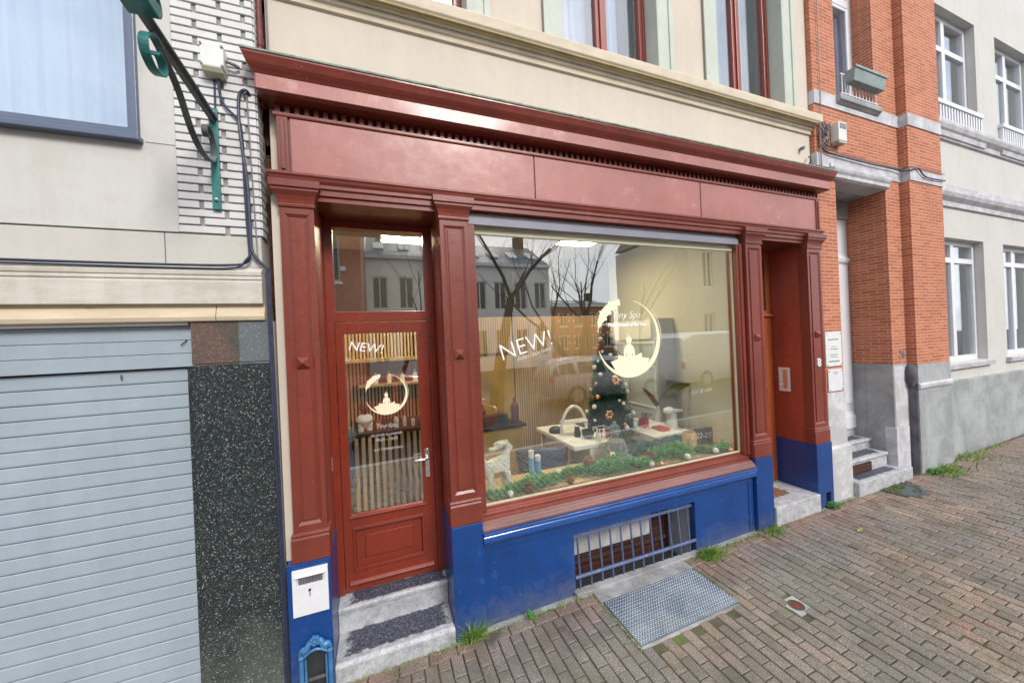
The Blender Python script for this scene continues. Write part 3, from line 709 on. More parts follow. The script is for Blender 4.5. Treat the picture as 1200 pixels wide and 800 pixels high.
# doorsteps
M['stepA']=stepmat('worn_bluestone_step',-.29,.40,.035,.255,.140)
M['stepB']=stepmat('worn_bluestone_threshold',-.27,.42,.262,.385,.318)
M['stepC']=stepmat('bluestone_doorstep_with_mat',3.78,4.25,.12,.40,.285)
ds=thing('doorstep','two worn bluestone steps with dark trodden middles below the glazed red door','step',(.05,.1,0))
g=G(); g.prism([(-.012,-.05),(-.016,.115),(-.010,.130),(.004,.138),(.262,.143),(.262,-.05)],-.336,.424,'x'); g.build('step',M['stepA'],ds,bevel=.008)
g=G(); g.prism([(.255,.10),(.255,.270),(.243,.276),(.240,.300),(.248,.312),(.365,.322),(.43,.324),(.43,.10)],-.336,.424,'x'); g.build('step',M['stepB'],ds,bevel=.004)
fin(G().box(3.748,4.470,-.035,.46,-.02,.290).build('doorstep',M['stepC'],bevel=.008),'single pale bluestone step in the recess beside the house number 8','step')
g=G(); 
for i in range(9):
    for j in range(6): g.box(3.80+i*.045,3.80+i*.045+.036,.14+j*.035,.14+j*.035+.026,.2905,.301)
fin(g.build('door_mat',M['cone']),'small brown coir mat set in the pale step of the right recess','mat')
# second door (varnished)
dx0,dx1,dy2=3.748,4.471,.41
g=G(); g.wall(dx0,dx1,.291,3.055,dy2,dy2+.06,[(dx0+.07,dx1-.06,2.345,2.94),(dx0+.10,dx1-.115,.50,.95),(dx0+.10,dx1-.115,1.05,1.42),(dx0+.10,dx1-.115,1.50,2.22)])
d2=g.build('house_door',M['varnish'],shop,bevel=.004)
g=G()
for z0,z1 in ((.50,.95),(1.05,1.42),(1.50,2.22)): g.box(dx0+.10,dx1-.115,dy2+.022,dy2+.05,z0,z1); g.box(dx0+.15,dx1-.165,dy2+.010,dy2+.023,z0+.05,z1-.05)
g.prism([(dy2-.001,2.27),(dy2-.03,2.275),(dy2-.03,2.30),(dy2-.001,2.31)],dx0,dx1,'x')
g.build('door_panel',M['varnish'],d2,bevel=.004)
g=G(); g.box(dx0+.07,dx1-.06,dy2+.02,dy2+.026,2.345,2.94); g.build('fanlight',M['upglass'],d2)
g=G(); g.box(dx0,dx1,dy2+.5,dy2+.52,.3,3.05); g.build('dark_hallway',M['curtaingrey'],d2)
# house number, intercom, letterbox, boot scraper
fin(text_geo('8',.125,-.0135+.012,4.597,1.685,bold=.004,align='CENTER',depth=.006).build('house_number',M['white']),'white figure 8 fixed on the last red pilaster','house number')
it=thing('intercom','white door intercom with handset grille on the red reveal','intercom',(4.47,.28,1.38))
G().box(4.455,4.4748,.225,.345,1.385,1.665).build('casing',M['white'],it,bevel=.004)
g=G(); g.box(4.449,4.4548,.245,.290,1.42,1.64); g.build('panel',M['steel'],it,bevel=.002)
g=G()
for k in range(3): g.box(4.445,4.4548,.302,.332,1.44+k*.06,1.475+k*.06)
g.build('button',M['box'],it,bevel=.003)
# letterbox
lb=thing('letterbox','white built-in letterbox with a dark brush slot on the blue pedestal','letterbox',(-.44,-.02,.5))
g=G(); g.wall(-.543,-.350,.515,.792,-.030,-.0145,[(-.518,-.372,.700,.755)]); g.box(-.52,-.37,-.019,-.0146,.695,.76); g.build('body',M['white'],lb,bevel=.004)
g=G(); g.box(-.510,-.380,-.027,-.0192,.705,.750); g.build('letter_slot',M['cablegrey'],lb,bevel=.001)
g=G(); g.prism([(-.0305,.768),(-.046,.760),(-.046,.754),(-.0305,.757)],-.530,-.362,'x'); g.build('slot_hood',M['white'],lb,bevel=.001)
g=G()
for k in range(16): g.box(-.508+k*.008,-.505+k*.008,-.0285,-.0268,.708,.747)
g.build('brush_strip',M['dark'],lb)
g=G(); g.tube([(-.450,-.028,.665),(-.450,-.036,.665)],.007,12); g.box(-.452,-.448,-.0325,-.0296,.625,.655); g.build('lock',M['dark'],lb)
# boot scraper niche with cast scroll surround
bs=thing('boot_scraper_niche','pale blue cast iron scroll surround of a boot scraper niche at pavement level','boot scraper',(-.435,0,0))
g=G(); xc=-.435
for sx in (-1,1):
    g.tube([(xc+sx*.078,-.022,0),(xc+sx*.078,-.022,.25)],.013,10); g.tube([(xc+sx*.056,-.020,0),(xc+sx*.056,-.020,.24)],.007,8)
    g.ball((xc+sx*.078,-.024,.262),.018,10)
    pts=[];rr=[]
    for i in range(28):
        t=i/27; a=t*PI*1.0; 
        px=xc+sx*(.084-.070*t); pz=.285+.055*math.sin(t*PI*.5)+.01*math.sin(t*9)
        pts.append((px,-.026-.008*math.sin(t*PI),pz)); rr.append(.010+.009*math.sin(t*PI))
    g.tube(pts,rr,8)
    pts=[]
    for i in range(30):
        t=i/29; a=t*2.6*PI; q=.020*(1-t*.8)
        pts.append((xc+sx*(.060+q*math.cos(a)),-.032,.300+q*math.sin(a)))
    g.tube(pts,.0055,8)
g.tube([(xc-.065,-.024,.262),(xc-.03,-.026,.288),(xc,-.026,.295),(xc+.03,-.026,.288),(xc+.065,-.024,.262)],.009,8)
for k in range(7):
    a=2*PI*k/7; g.ball((xc+.020*math.cos(a),-.034,.352+.020*math.sin(a)),.0135,8)
g.ball((xc,-.042,.352),.012,8)
g.build('scroll_frame',M['paleblue'],bs,smooth=True)
g=G(); g.box(-.51,-.36,.03,.09,0,.3); g.build('recess',M['slate'],bs)
g=G(); g.tube([(-.505,.005,.09),(-.365,.005,.09)],.005,8); g.box(-.50,-.37,-.002,.002,.09,.11); g.build('scraper_blade',M['steel'],bs)
g=G(); g.box(4.60,4.70,.03,.09,.12,.29); fin(g.build('vent_recess',M['slate'],shop))

# ------------------------------------------------------------------ window lettering
def dl(txt,size,x,z,**k): return text_geo(txt,size,wy-.0045,x,z,**k)
dl('NEW!',.185,.885,1.965,bold=-.003,rot=R(14)).build('lettering',M['decalwhite'],dwf)
dl('nous ouvrons',.055,1.02,1.955,bold=-.0012,shear=.3,rot=R(14)).build('lettering',M['decalwhite'],dwf)
ring_decal(2.095,2.10,.335,wy-.0045,mat=M['decal'],parent=dwf,nm='moon_and_buddha_decal')
dl('Tiny Spa',.092,2.075,2.275,bold=-.002,shear=.35,align='CENTER').build('lettering',M['decalwhite'],dwf)
dl('Make in and of for You',.045,2.09,2.205,align='CENTER',bold=.001).build('lettering',M['decalwhite'],dwf)
dl('Epil & soin',.066,2.80,1.52,shear=.35,rot=R(3),bold=-.002).build('lettering',M['decalfaint'],dwf)

# ------------------------------------------------------------------ room behind the glass (parts of the shop house)
RX0,RX1,RYB,RZ0,RZ1=-.9,3.66,2.45,.325,3.38
g=G(); g.box(RX0,RX1,.43,RYB+.1,RZ0-.08,RZ0); g.build('room_floor',M['floor'],shop)
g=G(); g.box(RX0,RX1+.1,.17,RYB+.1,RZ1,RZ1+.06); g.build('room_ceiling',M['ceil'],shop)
g=G(); g.box(RX0-.1,RX0,.45,RYB+.1,RZ0,RZ1); g.box(RX0,RX1,RYB+.02,RYB+.1,RZ0,RZ1); g.each('room_wall',M['roomdark'],shop)
g=G(); g.box(RX1,RX1+.08,.17,RYB+.02,.2,RZ1); g.each('room_wall',M['roomwall'],shop)
g=G(); g.box(.50,RX1,.165,.20,.61,.84); g.box(.50,.64,.10,.44,.3,3.3); g.each('room_wall',M['roomwall'],shop)
g=G(); g.box(.50,RX1,.16,.24,3.06,RZ1); g.box(-.45,.5,.44,.5,3.06,RZ1); g.box(RX0,-.43,.42,.48,RZ0,RZ1); g.each('room_header',M['creamgasket'],shop)
g=G(); g.box(.64,RX1,.115,.60,.84,.868); g.build('window_shelf',M['wood'],shop,bevel=.002)
def slats(x0,x1,z0,z1,y,p=.036,w=.022,nm='slat_panel',parent=shop,back=True):
    g=G(); x=x0
    while x<x1-.5*w: g.box(x,x+w,y-.022,y,z0,z1); x+=p
    o=g.build(nm,M['slat'],parent)
    return o
slats(1.88,3.42,RZ0,2.47,RYB-.02)
slats(.45,1.86,1.95,2.47,RYB-.05)
G().box(.45,1.86,RYB-.045,RYB-.02,RZ0,1.95).build('ochre_back_panel',M['ochre'],shop)
slats(-.9,.44,1.05,2.46,RYB-.02,p=.042,w=.026)
g=G(); g.box(-.45,1.2,RYB-.24,RYB-.022,1.93,1.97); g.box(-.25,1.2,RYB-.24,RYB-.022,1.62,1.65); g.each('wall_shelf',M['wood'],shop)
g=G(); g.box(-.16,1.2,RYB-.08,RYB-.06,1.655,1.925); g.build('plum_back_panel',M['plum'],shop)
# ceiling light panels
for k,(x,y) in enumerate(((2.45,1.45),(.33,1.76))):
    t=thing('ceiling_light',['rectangular warm ceiling light seen through the display window','lit ceiling light seen through the transom above the glazed door','ceiling light at the back of the shop room above the ochre panel'][k],'light',(x,y,RZ1),group='warm light panels on the shop ceiling')
    f=G(); 
    for a,b,c,d in ((x-.27,x+.27,y-.15,y-.13),(x-.27,x+.27,y+.13,y+.15),(x-.27,x-.25,y-.13,y+.13),(x+.25,x+.27,y-.13,y+.13)): f.box(a,b,c,d,RZ1-.045,RZ1-.001)
    f.build('frame',M['offwhite'],t)
    f=G(); f.box(x-.25,x+.25,y-.13,y+.13,RZ1-.035,RZ1-.02); f.build('diffuser',M['lamp'],t)


# ------------------------------------------------------------------ things inside the shop
SH=.868
# reindeer (sequinned wire figure)
def skin(name,verts,edges,rad,mat,parent=None,sub=2,root=0):
    me=bpy.data.meshes.new(name); me.from_pydata(verts,edges,[]); me.materials.append(mat)
    o=bpy.data.objects.new(name,me); COL.objects.link(o)
    o.modifiers.new('skin','SKIN'); 
    for i,r in enumerate(rad): me.skin_vertices[0].data[i].radius=(r,r)
    me.skin_vertices[0].data[root].use_root=True
    s=o.modifiers.new('sub','SUBSURF'); s.levels=sub; s.render_levels=sub
    if parent is not None: o.parent=parent; o.matrix_parent_inverse=Matrix.Translation(-rootloc(parent))
    return o
bx,by,bz=.905,.36,SH
V=[(0,0,.215),(-.070,0,.212),(.062,0,.218),(.080,0,.285),(.088,0,.350),(.135,0,.338),
   (-.082,-.026,.11),(-.086,-.026,.004),(-.058,.030,.11),(-.054,.030,.004),
   (.076,-.026,.11),(.086,-.026,.004),(.050,.030,.11),(.052,.030,.004),
   (-.112,0,.245),(-.116,0,.285),(.070,-.016,.385),(.020,-.020,.372),(-.030,-.024,.352),(-.088,-.024,.350),(-.012,-.02,.392),
   (.075,.016,.390),(.03,.022,.385),(-.03,.026,.368),(.078,0,.415)]
Ed=[(0,1),(0,2),(2,3),(3,4),(4,5),(1,6),(6,7),(1,8),(8,9),(2,10),(10,11),(2,12),(12,13),(1,14),(14,15),(4,16),(16,17),(17,18),(18,19),(17,20),(4,21),(21,22),(22,23),(4,24)]
rd=[.044,.048,.046,.030,.028,.018,.029,.018,.027,.018,.028,.018,.026,.018,.010,.007,.016,.024,.020,.022,.020,.016,.020,.018,.014]
V=[(bx+v[0],by+v[1],bz+v[2]) for v in V]
fin(skin('reindeer_figure',V,Ed,rd,M['openwork']),'glittering white reindeer figure on the window shelf, antlers swept back','reindeer')
# candles
for k,(x,y,h,r) in enumerate(((1.275,.51,.235,.026),(1.345,.52,.180,.027))):
    t=thing('candle',['tall blue and white candle behind the garland, beside the reindeer','shorter blue candle beside the tall one on the window shelf'][k],'candle',(x,y,SH),'blue candles on the window shelf')
    G().lathe([(r,0),(r,h*.72)],(x,y,SH),20).build('wax',M['candleblue'],t,smooth=True)
    G().lathe([(r,h*.72),(r,h-.004),(r*.8,h),(.004,h-.006),(.002,h+.012)],(x,y,SH),20).build('top',M['white'],t,smooth=True)
# Buddha
bx,by=2.17,.46
bu=thing('buddha_statue','grey cast stone seated Buddha behind the garland in the display window','statue',(bx,by,SH))
g=G(); g.ball((bx,by,SH+.055),.125,18,(1.0,.72,.42),.12,1)
g.ball((bx-.075,by-.05,SH+.05),.062,12,(1.1,1,.62)); g.ball((bx+.075,by-.05,SH+.05),.062,12,(1.1,1,.62))
g.lathe([(.078,.06),(.072,.12),(.078,.17),(.082,.205),(.062,.228),(.030,.243),(.028,.262)],(bx,by,SH),18)
for sx in (-1,1): g.tube([(bx+sx*.078,by,SH+.205),(bx+sx*.100,by-.01,SH+.15),(bx+sx*.085,by-.05,SH+.105),(bx+sx*.02,by-.085,SH+.10)],[.026,.023,.02,.017],10)
g.ball((bx,by-.085,SH+.100),.030,10,(1.2,.8,.6))
g.build('body',M['greystatue'],bu,smooth=True)
g=G(); g.ball((bx,by,SH+.305),.054,16,(.88,.95,1.16)); g.ball((bx,by-.050,SH+.300),.009,8,(.8,1,1.4))
for sx in (-1,1): g.ball((bx+sx*.050,by+.004,SH+.292),.014,8,(.5,.8,1.9)); g.ball((bx+sx*.019,by-.046,SH+.313),.009,8,(1.5,.5,.5))
g.ball((bx,by-.047,SH+.276),.011,8,(1.5,.6,.5)); g.build('head',M['greystatue'],bu,smooth=True)
g=G()
for i in range(90):
    t=(i+.5)/90; ph=math.acos(1-t*1.15); a=i*2.39996; d=Vector((math.sin(ph)*math.cos(a),math.sin(ph)*math.sin(a),math.cos(ph)))
    if d.y<-.35 and d.z<.62: continue
    g.ball((bx+d.x*.052,by+d.y*.054,SH+.312+d.z*.060),.0095,6)
g.ball((bx,by,SH+.380),.022,10,(1,1,1.2)); g.build('hair_curls',M['greystatue'],bu,smooth=True)
# garland along the shelf
random.seed(3)
g=G()
def needle_tuft(g,c,n,L,w,up=.35):
    for i in range(n):
        a=random.uniform(0,2*PI); e=random.uniform(-.2,1.1)*up*2; d=Vector((math.cos(a)*math.cos(e),math.sin(a)*math.cos(e),math.sin(e)))
        l=L*random.uniform(.6,1.2); s=d.cross(Vector((random.random()-.5,random.random()-.5,1))).normalized()*w
        p=Vector(c)+d*l*.1; q=Vector(c)+d*l*.6+Vector((0,0,.002)); r=Vector(c)+d*l
        g.add([p-s*.6,p+s*.6,q+s,q-s,r],[(0,1,2,3),(3,2,4)])
xx=.73; 
while xx<3.44:
    t=(xx-.73)/2.7
    yc=.275+.05*math.sin(xx*5.1)+.03*math.sin(xx*13)
    thick=.066*(1+.4*math.sin(xx*7.3))*(1.15 if 1.9<xx<2.9 else (.45 if xx<1.12 else .8))
    for q in range(10):
        px=xx+random.gauss(0,.012); py=yc+random.gauss(0,.55)*thick; pz=SH+.012+abs(random.gauss(0,.6))*thick*.9
        py=max(.165,py)
        needle_tuft(g,(px,py,pz),10,.042,.0030,.45)
    xx+=.0125
g.tube([(.73+i*.0675,.245+.055*math.sin((.73+i*.0675)*5.1),SH+.012) for i in range(41)],.005,6)
fin(g.build('garland',M['needle'],merge=False),'green artificial fir garland lying along the window shelf','garland')
# petrol tinsel cloth behind the garland
g=G(); n=40; vs=[]; 
for j in range(6):
    for i in range(n+1):
        x=2.28+1.22*i/n; yy=.50+.02*math.sin(i*.9+j)+j*.012; z=SH+ .002+ (.115+.012*math.sin(i*1.3))*(j/5)
        vs.append((x,yy,z))
fs=[(j*(n+1)+i,j*(n+1)+i+1,(j+1)*(n+1)+i+1,(j+1)*(n+1)+i) for j in range(5) for i in range(n)]
g.add(vs,fs)
for i in range(1300):
    needle_tuft(g,(random.uniform(2.28,3.5),random.uniform(.47,.56),SH+random.uniform(.01,.115)),3,.022,.0025)
fin(g.build('tinsel_runner',M['petrol'],merge=False),'petrol blue tinsel runner standing behind the garland','tinsel')
# pine cones
def pine_cone(name,label,c,r,ax=0):
    g=G(); rows=9
    mm=Matrix.Translation(c)@Matrix.Rotation(ax,4,'X')@Matrix.Rotation(ax*.7,4,'Y')
    g.m=mm
    for k in range(rows):
        t=k/(rows-1); rr=r*math.sin(PI*(.12+.80*t))**.8; z=(t-.5)*r*1.9; n=max(5,int(13*rr/r))
        for j in range(n):
            a=2*PI*(j+.5*(k%2))/n; ca,sa=math.cos(a),math.sin(a); w=r*.20
            p0=(ca*rr*.35,sa*rr*.35,z); p1=(ca*rr-sa*w,sa*rr+ca*w,z+r*.10); p2=(ca*rr*1.14,sa*rr*1.14,z+r*.19); p3=(ca*rr+sa*w,sa*rr-ca*w,z+r*.10); p4=(ca*rr*.95,sa*rr*.95,z-r*.02)
            g.add([p0,p1,p2,p3,p4],[(0,1,2,3),(4,1,2),(4,2,3),(0,4,1),(0,3,4)])
    g.ball((0,0,0),r*.55,8,(1,1,1.4))
    return fin(g.build(name,M['cone'],merge=False),label,'pine cone',group='pine cones in the garland')
pine_cone('pine_cone','flat open pine cone lying in front of the garland near the reindeer',(1.105,.185,SH+.042),.042,1.3)
pine_cone('pine_cone','pine cone at the front edge below the blue candles',(1.50,.20,SH+.040),.038,1.2)
pine_cone('pine_cone','large dark pine cone standing tall above the garland left of the white desk',(1.80,.36,SH+.075),.062,.3)
pine_cone('pine_cone','pale pine cone half hidden behind the front cone, left of the Buddha',(2.10,.26,SH+.035),.038,1.0)
pine_cone('pine_cone','long brown pine cone lying on the garland right of the Buddha',(2.42,.26,SH+.072),.052,1.5)
# baubles
def bauble(label,c,r,mat,cap=True):
    t=thing('bauble',label,'bauble',c,group='baubles in the garland')
    G().ball(c,r,16).build('globe',M[mat],t,smooth=True)
    G().lathe([(r*.2,r*.96),(r*.2,r*1.15),(r*.08,r*1.16),(r*.05,r*1.4)],c,10).build('cap',M['copper'],t)
    return t
bauble('cream bauble at the left end of the garland under the reindeer',(.94,.175,SH+.030),.028,'bauble')
bauble('white bauble above the garland between the candles and the large cone',(1.47,.36,SH+.055),.028,'bauble')
bauble('white bauble high on the garland in front of the white desk',(2.06,.36,SH+.115),.030,'bauble')
bauble('pearl bauble right of the Buddha, behind the copper bauble',(2.36,.185,SH+.036),.032,'bauble')
bauble('copper bauble at the shelf edge right of the Buddha',(2.46,.150,SH+.026),.026,'copper')
bauble('white bauble with a bow in front of the wooden lantern',(2.80,.17,SH+.036),.034,'bauble')
bauble('pearl bauble between the lantern and the chalkboard sign',(3.19,.18,SH+.036),.032,'bauble')
bauble('copper bauble at the far right end of the garland',(3.36,.15,SH+.026),.026,'copper')
# wooden lantern with cut-outs
lx,ly=3.02,.345
lt=thing('wooden_lantern','round birch lantern with pierced stars standing in the garland','lantern',(lx,ly,SH))
g=G(); g.lathe([(.066,0),(.070,.01),(.070,.185),(.060,.200),(.060,.212),(.050,.212),(.050,.195),(.060,.18),(.060,.02),(.0,.02)],(lx,ly,SH),28); g.build('cylinder',M['wood'],lt,smooth=True)
g=G()
for k in range(26):
    a=-PI/2+random.uniform(-1.2,1.2); z=random.uniform(.03,.165); s=.010
    cxx,cyy=lx+.0712*math.cos(a),ly+.0712*math.sin(a); tx,ty=-math.sin(a),math.cos(a)
    pts=[];m=8
    for i in range(m):
        q=s*(1 if i%2==0 else .45); b=2*PI*i/m; pts.append((cxx+tx*q*math.cos(b),cyy+ty*q*math.cos(b),SH+z+q*math.sin(b)))
    g.add(pts,[tuple(range(m))])
g.build('star_cutouts',M['cone'],lt,merge=False)
# chalkboard sign
cb=thing('chalkboard_sign','small dark chalkboard with the date 22-25 at the right end of the window shelf','sign',(3.34,.42,SH))
g=G(); g.m=Matrix.Translation((3.34,.46,SH+.10))@Matrix.Rotation(R(-12),4,'Z'); g.box(-.12,.12,-.008,.008,-.1,.09); g.build('board',M['slate'],cb,bevel=.008)
g=text_geo('22-25',.085,-.010,0,-.02,align='CENTER',shear=.2); 
mm=Matrix.Translation((3.34,.46,SH+.10))@Matrix.Rotation(R(-12),4,'Z'); g.v=[tuple(mm@Vector(v)) for v in g.v]; g.build('lettering',M['chalk'],cb)
# white desk with drop leaf
dk=thing('white_desk','white laminate reception desk standing behind the window shelf','desk',(2.05,.95,RZ0))
g=G(); g.box(1.80,2.30,.62,1.55,.985,1.025); g.build('desk_top',M['offwhite'],dk,bevel=.004)
g=G(); g.box(1.99,2.29,.64,1.02,RZ0,.984); g.build('pedestal',M['offwhite'],dk,bevel=.004)
g=G(); g.box(1.84,1.88,1.47,1.51,RZ0,.984); g.box(2.22,2.26,1.47,1.51,RZ0,.984); g.build('leg',M['offwhite'],dk,bevel=.004)
# velvet armchair
ch=thing('tub_chair','dark blue velvet tub chair tucked at the white desk','chair',(1.62,1.05,RZ0))
g=G(); vs=[];n=22
for i in range(n+1):
    a=R(-250+280*i/n)+R(10); h=.88 if True else 0; hh=.52+.15*math.sin(PI*i/n)
    for (q,z) in ((.25,RZ0+.25),(.29,RZ0+hh),(.25,RZ0+hh+.02),(.21,RZ0+hh-.02),(.20,RZ0+.3)):
        vs.append((1.62+q*math.cos(a),1.02+q*math.sin(a),z))
fs=[(i*5+j,i*5+(j+1)%5,(i+1)*5+(j+1)%5,(i+1)*5+j) for i in range(n) for j in range(5)]
g.add(vs,fs); g.build('backrest',M['navy'],ch,smooth=True)
g=G(); g.lathe([(.20,.22),(.235,.25),(.235,.31),(.20,.34),(0,.345)],(1.62,1.02,RZ0),24); g.build('seat',M['navy'],ch,smooth=True)
for sx in (-1,1):
    for sy in (-1,1): G().tube([(1.62+sx*.13,1.02+sy*.13,RZ0+.24),(1.62+sx*.19,1.02+sy*.19,RZ0)],[.014,.009],8).build('leg',M['black'],ch)
# black glossy hat shape, bowl, basket and white hoop on the desk
DZ=1.025
fin(G().lathe([(.075,0),(.080,.02),(.072,.045),(.045,.065),(.0,.070)],(1.90,1.22,DZ),20).build('black_dome',M['black'],smooth=True),'small glossy black dome on the far left corner of the white desk','dome')
hp=thing('nail_lamp','white arched desk lamp bridging over its base on the white desk','lamp',(2.08,1.08,DZ))
g=G(); pts=[(2.08-.19*math.cos(PI*i/20)*.95,1.10-.03*math.cos(PI*i/20),DZ+.02+.285*math.sin(PI*i/20)) for i in range(21)]
g.tube(pts,.018,8); g.build('arch',M['offwhite'],hp,smooth=True)
g=G(); g.box(1.92,2.24,1.04,1.16,DZ+.12,DZ+.145); g.build('plate',M['offwhite'],hp,bevel=.01)
fin(G().lathe([(.040,0),(.062,.03),(.068,.085),(.062,.085),(.055,.03),(0,.02)],(2.10,.84,DZ),20).build('bowl',M['black'],smooth=True),'dark glass bowl in front of the arched lamp on the desk','bowl')
fin(G().lathe([(.03,0),(.04,.03),(.028,.09),(.032,.11)],(2.02,.93,DZ),16).build('jar',M['black'],smooth=True),'slim dark jar left of the bowl on the desk','jar')
bk=thing('wire_basket','white wire basket holding small bottles on the desk corner','basket',(2.21,.74,DZ))
g=G()
for (a,b) in ((2.14,.68),(2.28,.68),(2.28,.80),(2.14,.80)): g.tube([(a,b,DZ),(a,b,DZ+.125)],.004,6)
for z in (.005,.12): g.tube([(2.14,.68,DZ+z),(2.28,.68,DZ+z),(2.28,.80,DZ+z),(2.14,.80,DZ+z),(2.14,.68,DZ+z)],.004,6)
g.build('wire',M['offwhite'],bk)
for k in range(6): G().lathe([(.015,0),(.016,.06),(.007,.075),(.007,.095)],(2.165+.045*(k%3),.715+.05*(k//3),DZ+.008),10).build('bottle',M[['offwhite','glitter','crimson','offwhite','plum','offwhite'][k]],bk,smooth=True)
# drawer cabinet on the right with boxes
dr=thing('drawer_cabinet','white chest of drawers standing right of the Christmas tree','cabinet',(3.10,.95,RZ0))
DX0,DX1,DY0,DY1,DT=2.80,3.30,.62,1.30,1.00
G().box(DX0,DX1,DY0,DY1,RZ0,DT-.025).build('carcass',M['offwhite'],dr,bevel=.003)
G().box(DX0-.02,DX1+.02,DY0-.02,DY1+.02,DT-.024,DT).build('top',M['offwhite'],dr,bevel=.003)
for k in range(4):
    G().box(DX0-.016,DX0-.0005,DY0+.01,DY1-.01,RZ0+.03+k*.155,RZ0+.175+k*.155).build('drawer_front',M['offwhite'],dr,bevel=.003)
g=G()
for k in range(4): g.box(DX0-.017,DX0-.0155,DY0+.2,DY1-.2,RZ0+.168+k*.155,RZ0+.178+k*.155)
g.build('grip_slot',M['dark'],dr)
fin(G().box(2.86,3.02,1.02,1.16,DT,DT+.075).build('carton',M['offwhite'],bevel=.003),'white carton left at the back of the drawer cabinet','carton')
fin(G().box(2.84,2.96,1.18,1.28,DT,DT+.13).build('carton',M['offwhite'],bevel=.003),'tall white carton standing behind the low one on the cabinet','carton')
fin(G().prism([(.70,DT),(.88,DT),(.86,DT+.035),(.72,DT+.035)],3.0,3.12,'x').build('gift_tray',M['crimson'],bevel=.003),'red gift tray in front on the drawer cabinet','tray')
g=G(); g.m=Matrix.Translation((2.98,.98,DT+.05))@Matrix.Rotation(R(25),4,'Z'); g.box(-.05,.05,-.04,.04,-.05,.06); fin(g.build('gift_box',M['crimson'],bevel=.003),'small upright red gift box beside the white steamer','box')
g=G()
for k in range(24): needle_tuft(g,(3.0+random.gauss(0,.035),.97+random.gauss(0,.03),DT+.12+random.gauss(0,.02)),5,.05,.004)
fin(g.build('ribbon_bow',M['plum'],merge=False),'purple and red ribbon bow tied on the red gift box','bow')
st=thing('facial_steamer','white table appliance with a sideways nozzle on the drawer cabinet','appliance',(3.22,.80,DT))
g=G(); g.lathe([(.060,0),(.062,.04),(.055,.15),(.060,.17),(0,.18)],(3.24,.80,DT),20); g.build('base',M['offwhite'],st,smooth=True)
g=G(); g.ball((3.20,.80,DT+.205),.062,16,(1.25,.9,.75)); g.tube([(3.24,.80,DT+.20),(3.37,.76,DT+.195)],[.030,.014],12); g.build('head',M['offwhite'],st,smooth=True)
# dried palm leaf in slim vase
pv=thing('palm_leaf_vase','single dried palm leaf curving out of a slim vase against the beige wall','vase',(3.34,1.12,DT-.02))
G().lathe([(.03,0),(.045,.05),(.03,.13),(.014,.20),(.018,.22)],(3.34,1.12,DT-.02),16).build('vase',M['offwhite'],pv,smooth=True)
def leafblade(g,base,tip,w,droop,n=14):
    base=Vector(base); tip=Vector(tip); d=tip-base; s=d.cross(Vector((0,-1,0))).normalized(); vs=[]
    for i in range(n+1):
        t=i/n; p=base+d*t+Vector((0,0,droop*math.sin(PI*t))); ww=w*math.sin(PI*min(1,.12+.88*t)**.8)**.7 if t<.999 else .002
        vs+= [p-s*ww+Vector((0,-.01,0)),p+Vector((0,.012,0)),p+s*ww+Vector((0,-.01,0))]
    fs=[]
    for i in range(n): a=i*3; fs+=[(a,a+1,a+4,a+3),(a+1,a+2,a+5,a+4)]
    g.add(vs,fs)
g=G(); g.tube([(3.34,1.12,DT+.18),(3.36,1.10,DT+.30),(3.42,1.05,DT+.36)],.005,6); leafblade(g,(3.40,1.06,DT+.35),(3.66,.90,DT+.47),.052,.03); g.build('leaf',M['leafolive'],pv,smooth=True)
g=G(); leafblade(g,(3.33,1.12,DT+.19),(3.16,1.20,DT+.44),.035,.02); g.build('dry_leaf',M['cone'],pv,smooth=True)
# Christmas tree
tx,ty=2.60,1.15
ct=thing('christmas_tree','narrow dark green Christmas tree with white baubles and copper bows','Christmas tree',(tx,ty,RZ0))
G().tube([(tx,ty,RZ0),(tx,ty,2.05)],[.03,.008],8).build('trunk',M['bark'],ct)
random.seed(11); g=G()
for i in range(1900):
    t=random.random()**.75; z=RZ0+.16+(1.74)*(1-t) ; rr=.03+.36*t
    a=random.uniform(0,2*PI); q=rr*random.uniform(.35,1.05)
    z+= -0.10*q
    needle_tuft(g,(tx+q*math.cos(a),ty+q*math.sin(a),z),16,.075,.0045,.6)
for k in range(60):
    t=(k+.5)/60; z=RZ0+.2+1.72*(1-t); rr=.03+.36*t; a=k*2.4
    g.tube([(tx,ty,z+.03),(tx+rr*math.cos(a),ty+rr*math.sin(a),z-.05)],[.005,.002],5)
g.build('foliage',M['fir'],ct,merge=False)
for k in range(44):
    t=(k+.5)/44; z=RZ0+.2+1.66*(1-t); rr=.06+.37*t; a=-PI/2+math.sin(k*2.7)*1.5-.3
    G().ball((tx+rr*math.cos(a),ty+rr*math.sin(a),z),.018+.006*(k%3),10).build('bauble',M['bauble' if k%4 else 'copper'],ct,smooth=True)
for k,(a,z) in enumerate(((-1.7,1.60),(-2.2,1.22))):
    rr=.06+.37*(1-(z-RZ0-.2)/1.66); g=G()
    for j in range(6): b=2*PI*j/6; g.ball((tx+rr*math.cos(a)+.035*math.cos(b),ty+rr*math.sin(a)-.02,z+.035*math.sin(b)),.024,8,(1,.4,1))
    g.build('bow',M['copper'],ct,smooth=True)
# grey poster panels / lockers against the beige wall and back wall
ps=thing('wall_locker','pale grey wall unit with framed panels behind the Christmas tree','wall unit',(3.40,2.0,RZ0))
G().box(3.36,3.655,1.12,2.36,RZ0,2.33).build('carcass',M['poster'],ps,bevel=.004)
g=G()
for a,b,c,d in ((1.15,1.72,1.75,2.02),(1.76,2.33,1.75,2.02),(1.15,1.72,1.15,1.71),(1.76,2.33,1.15,1.71)): g.frame(a,b,c,d,.02,0,.012)
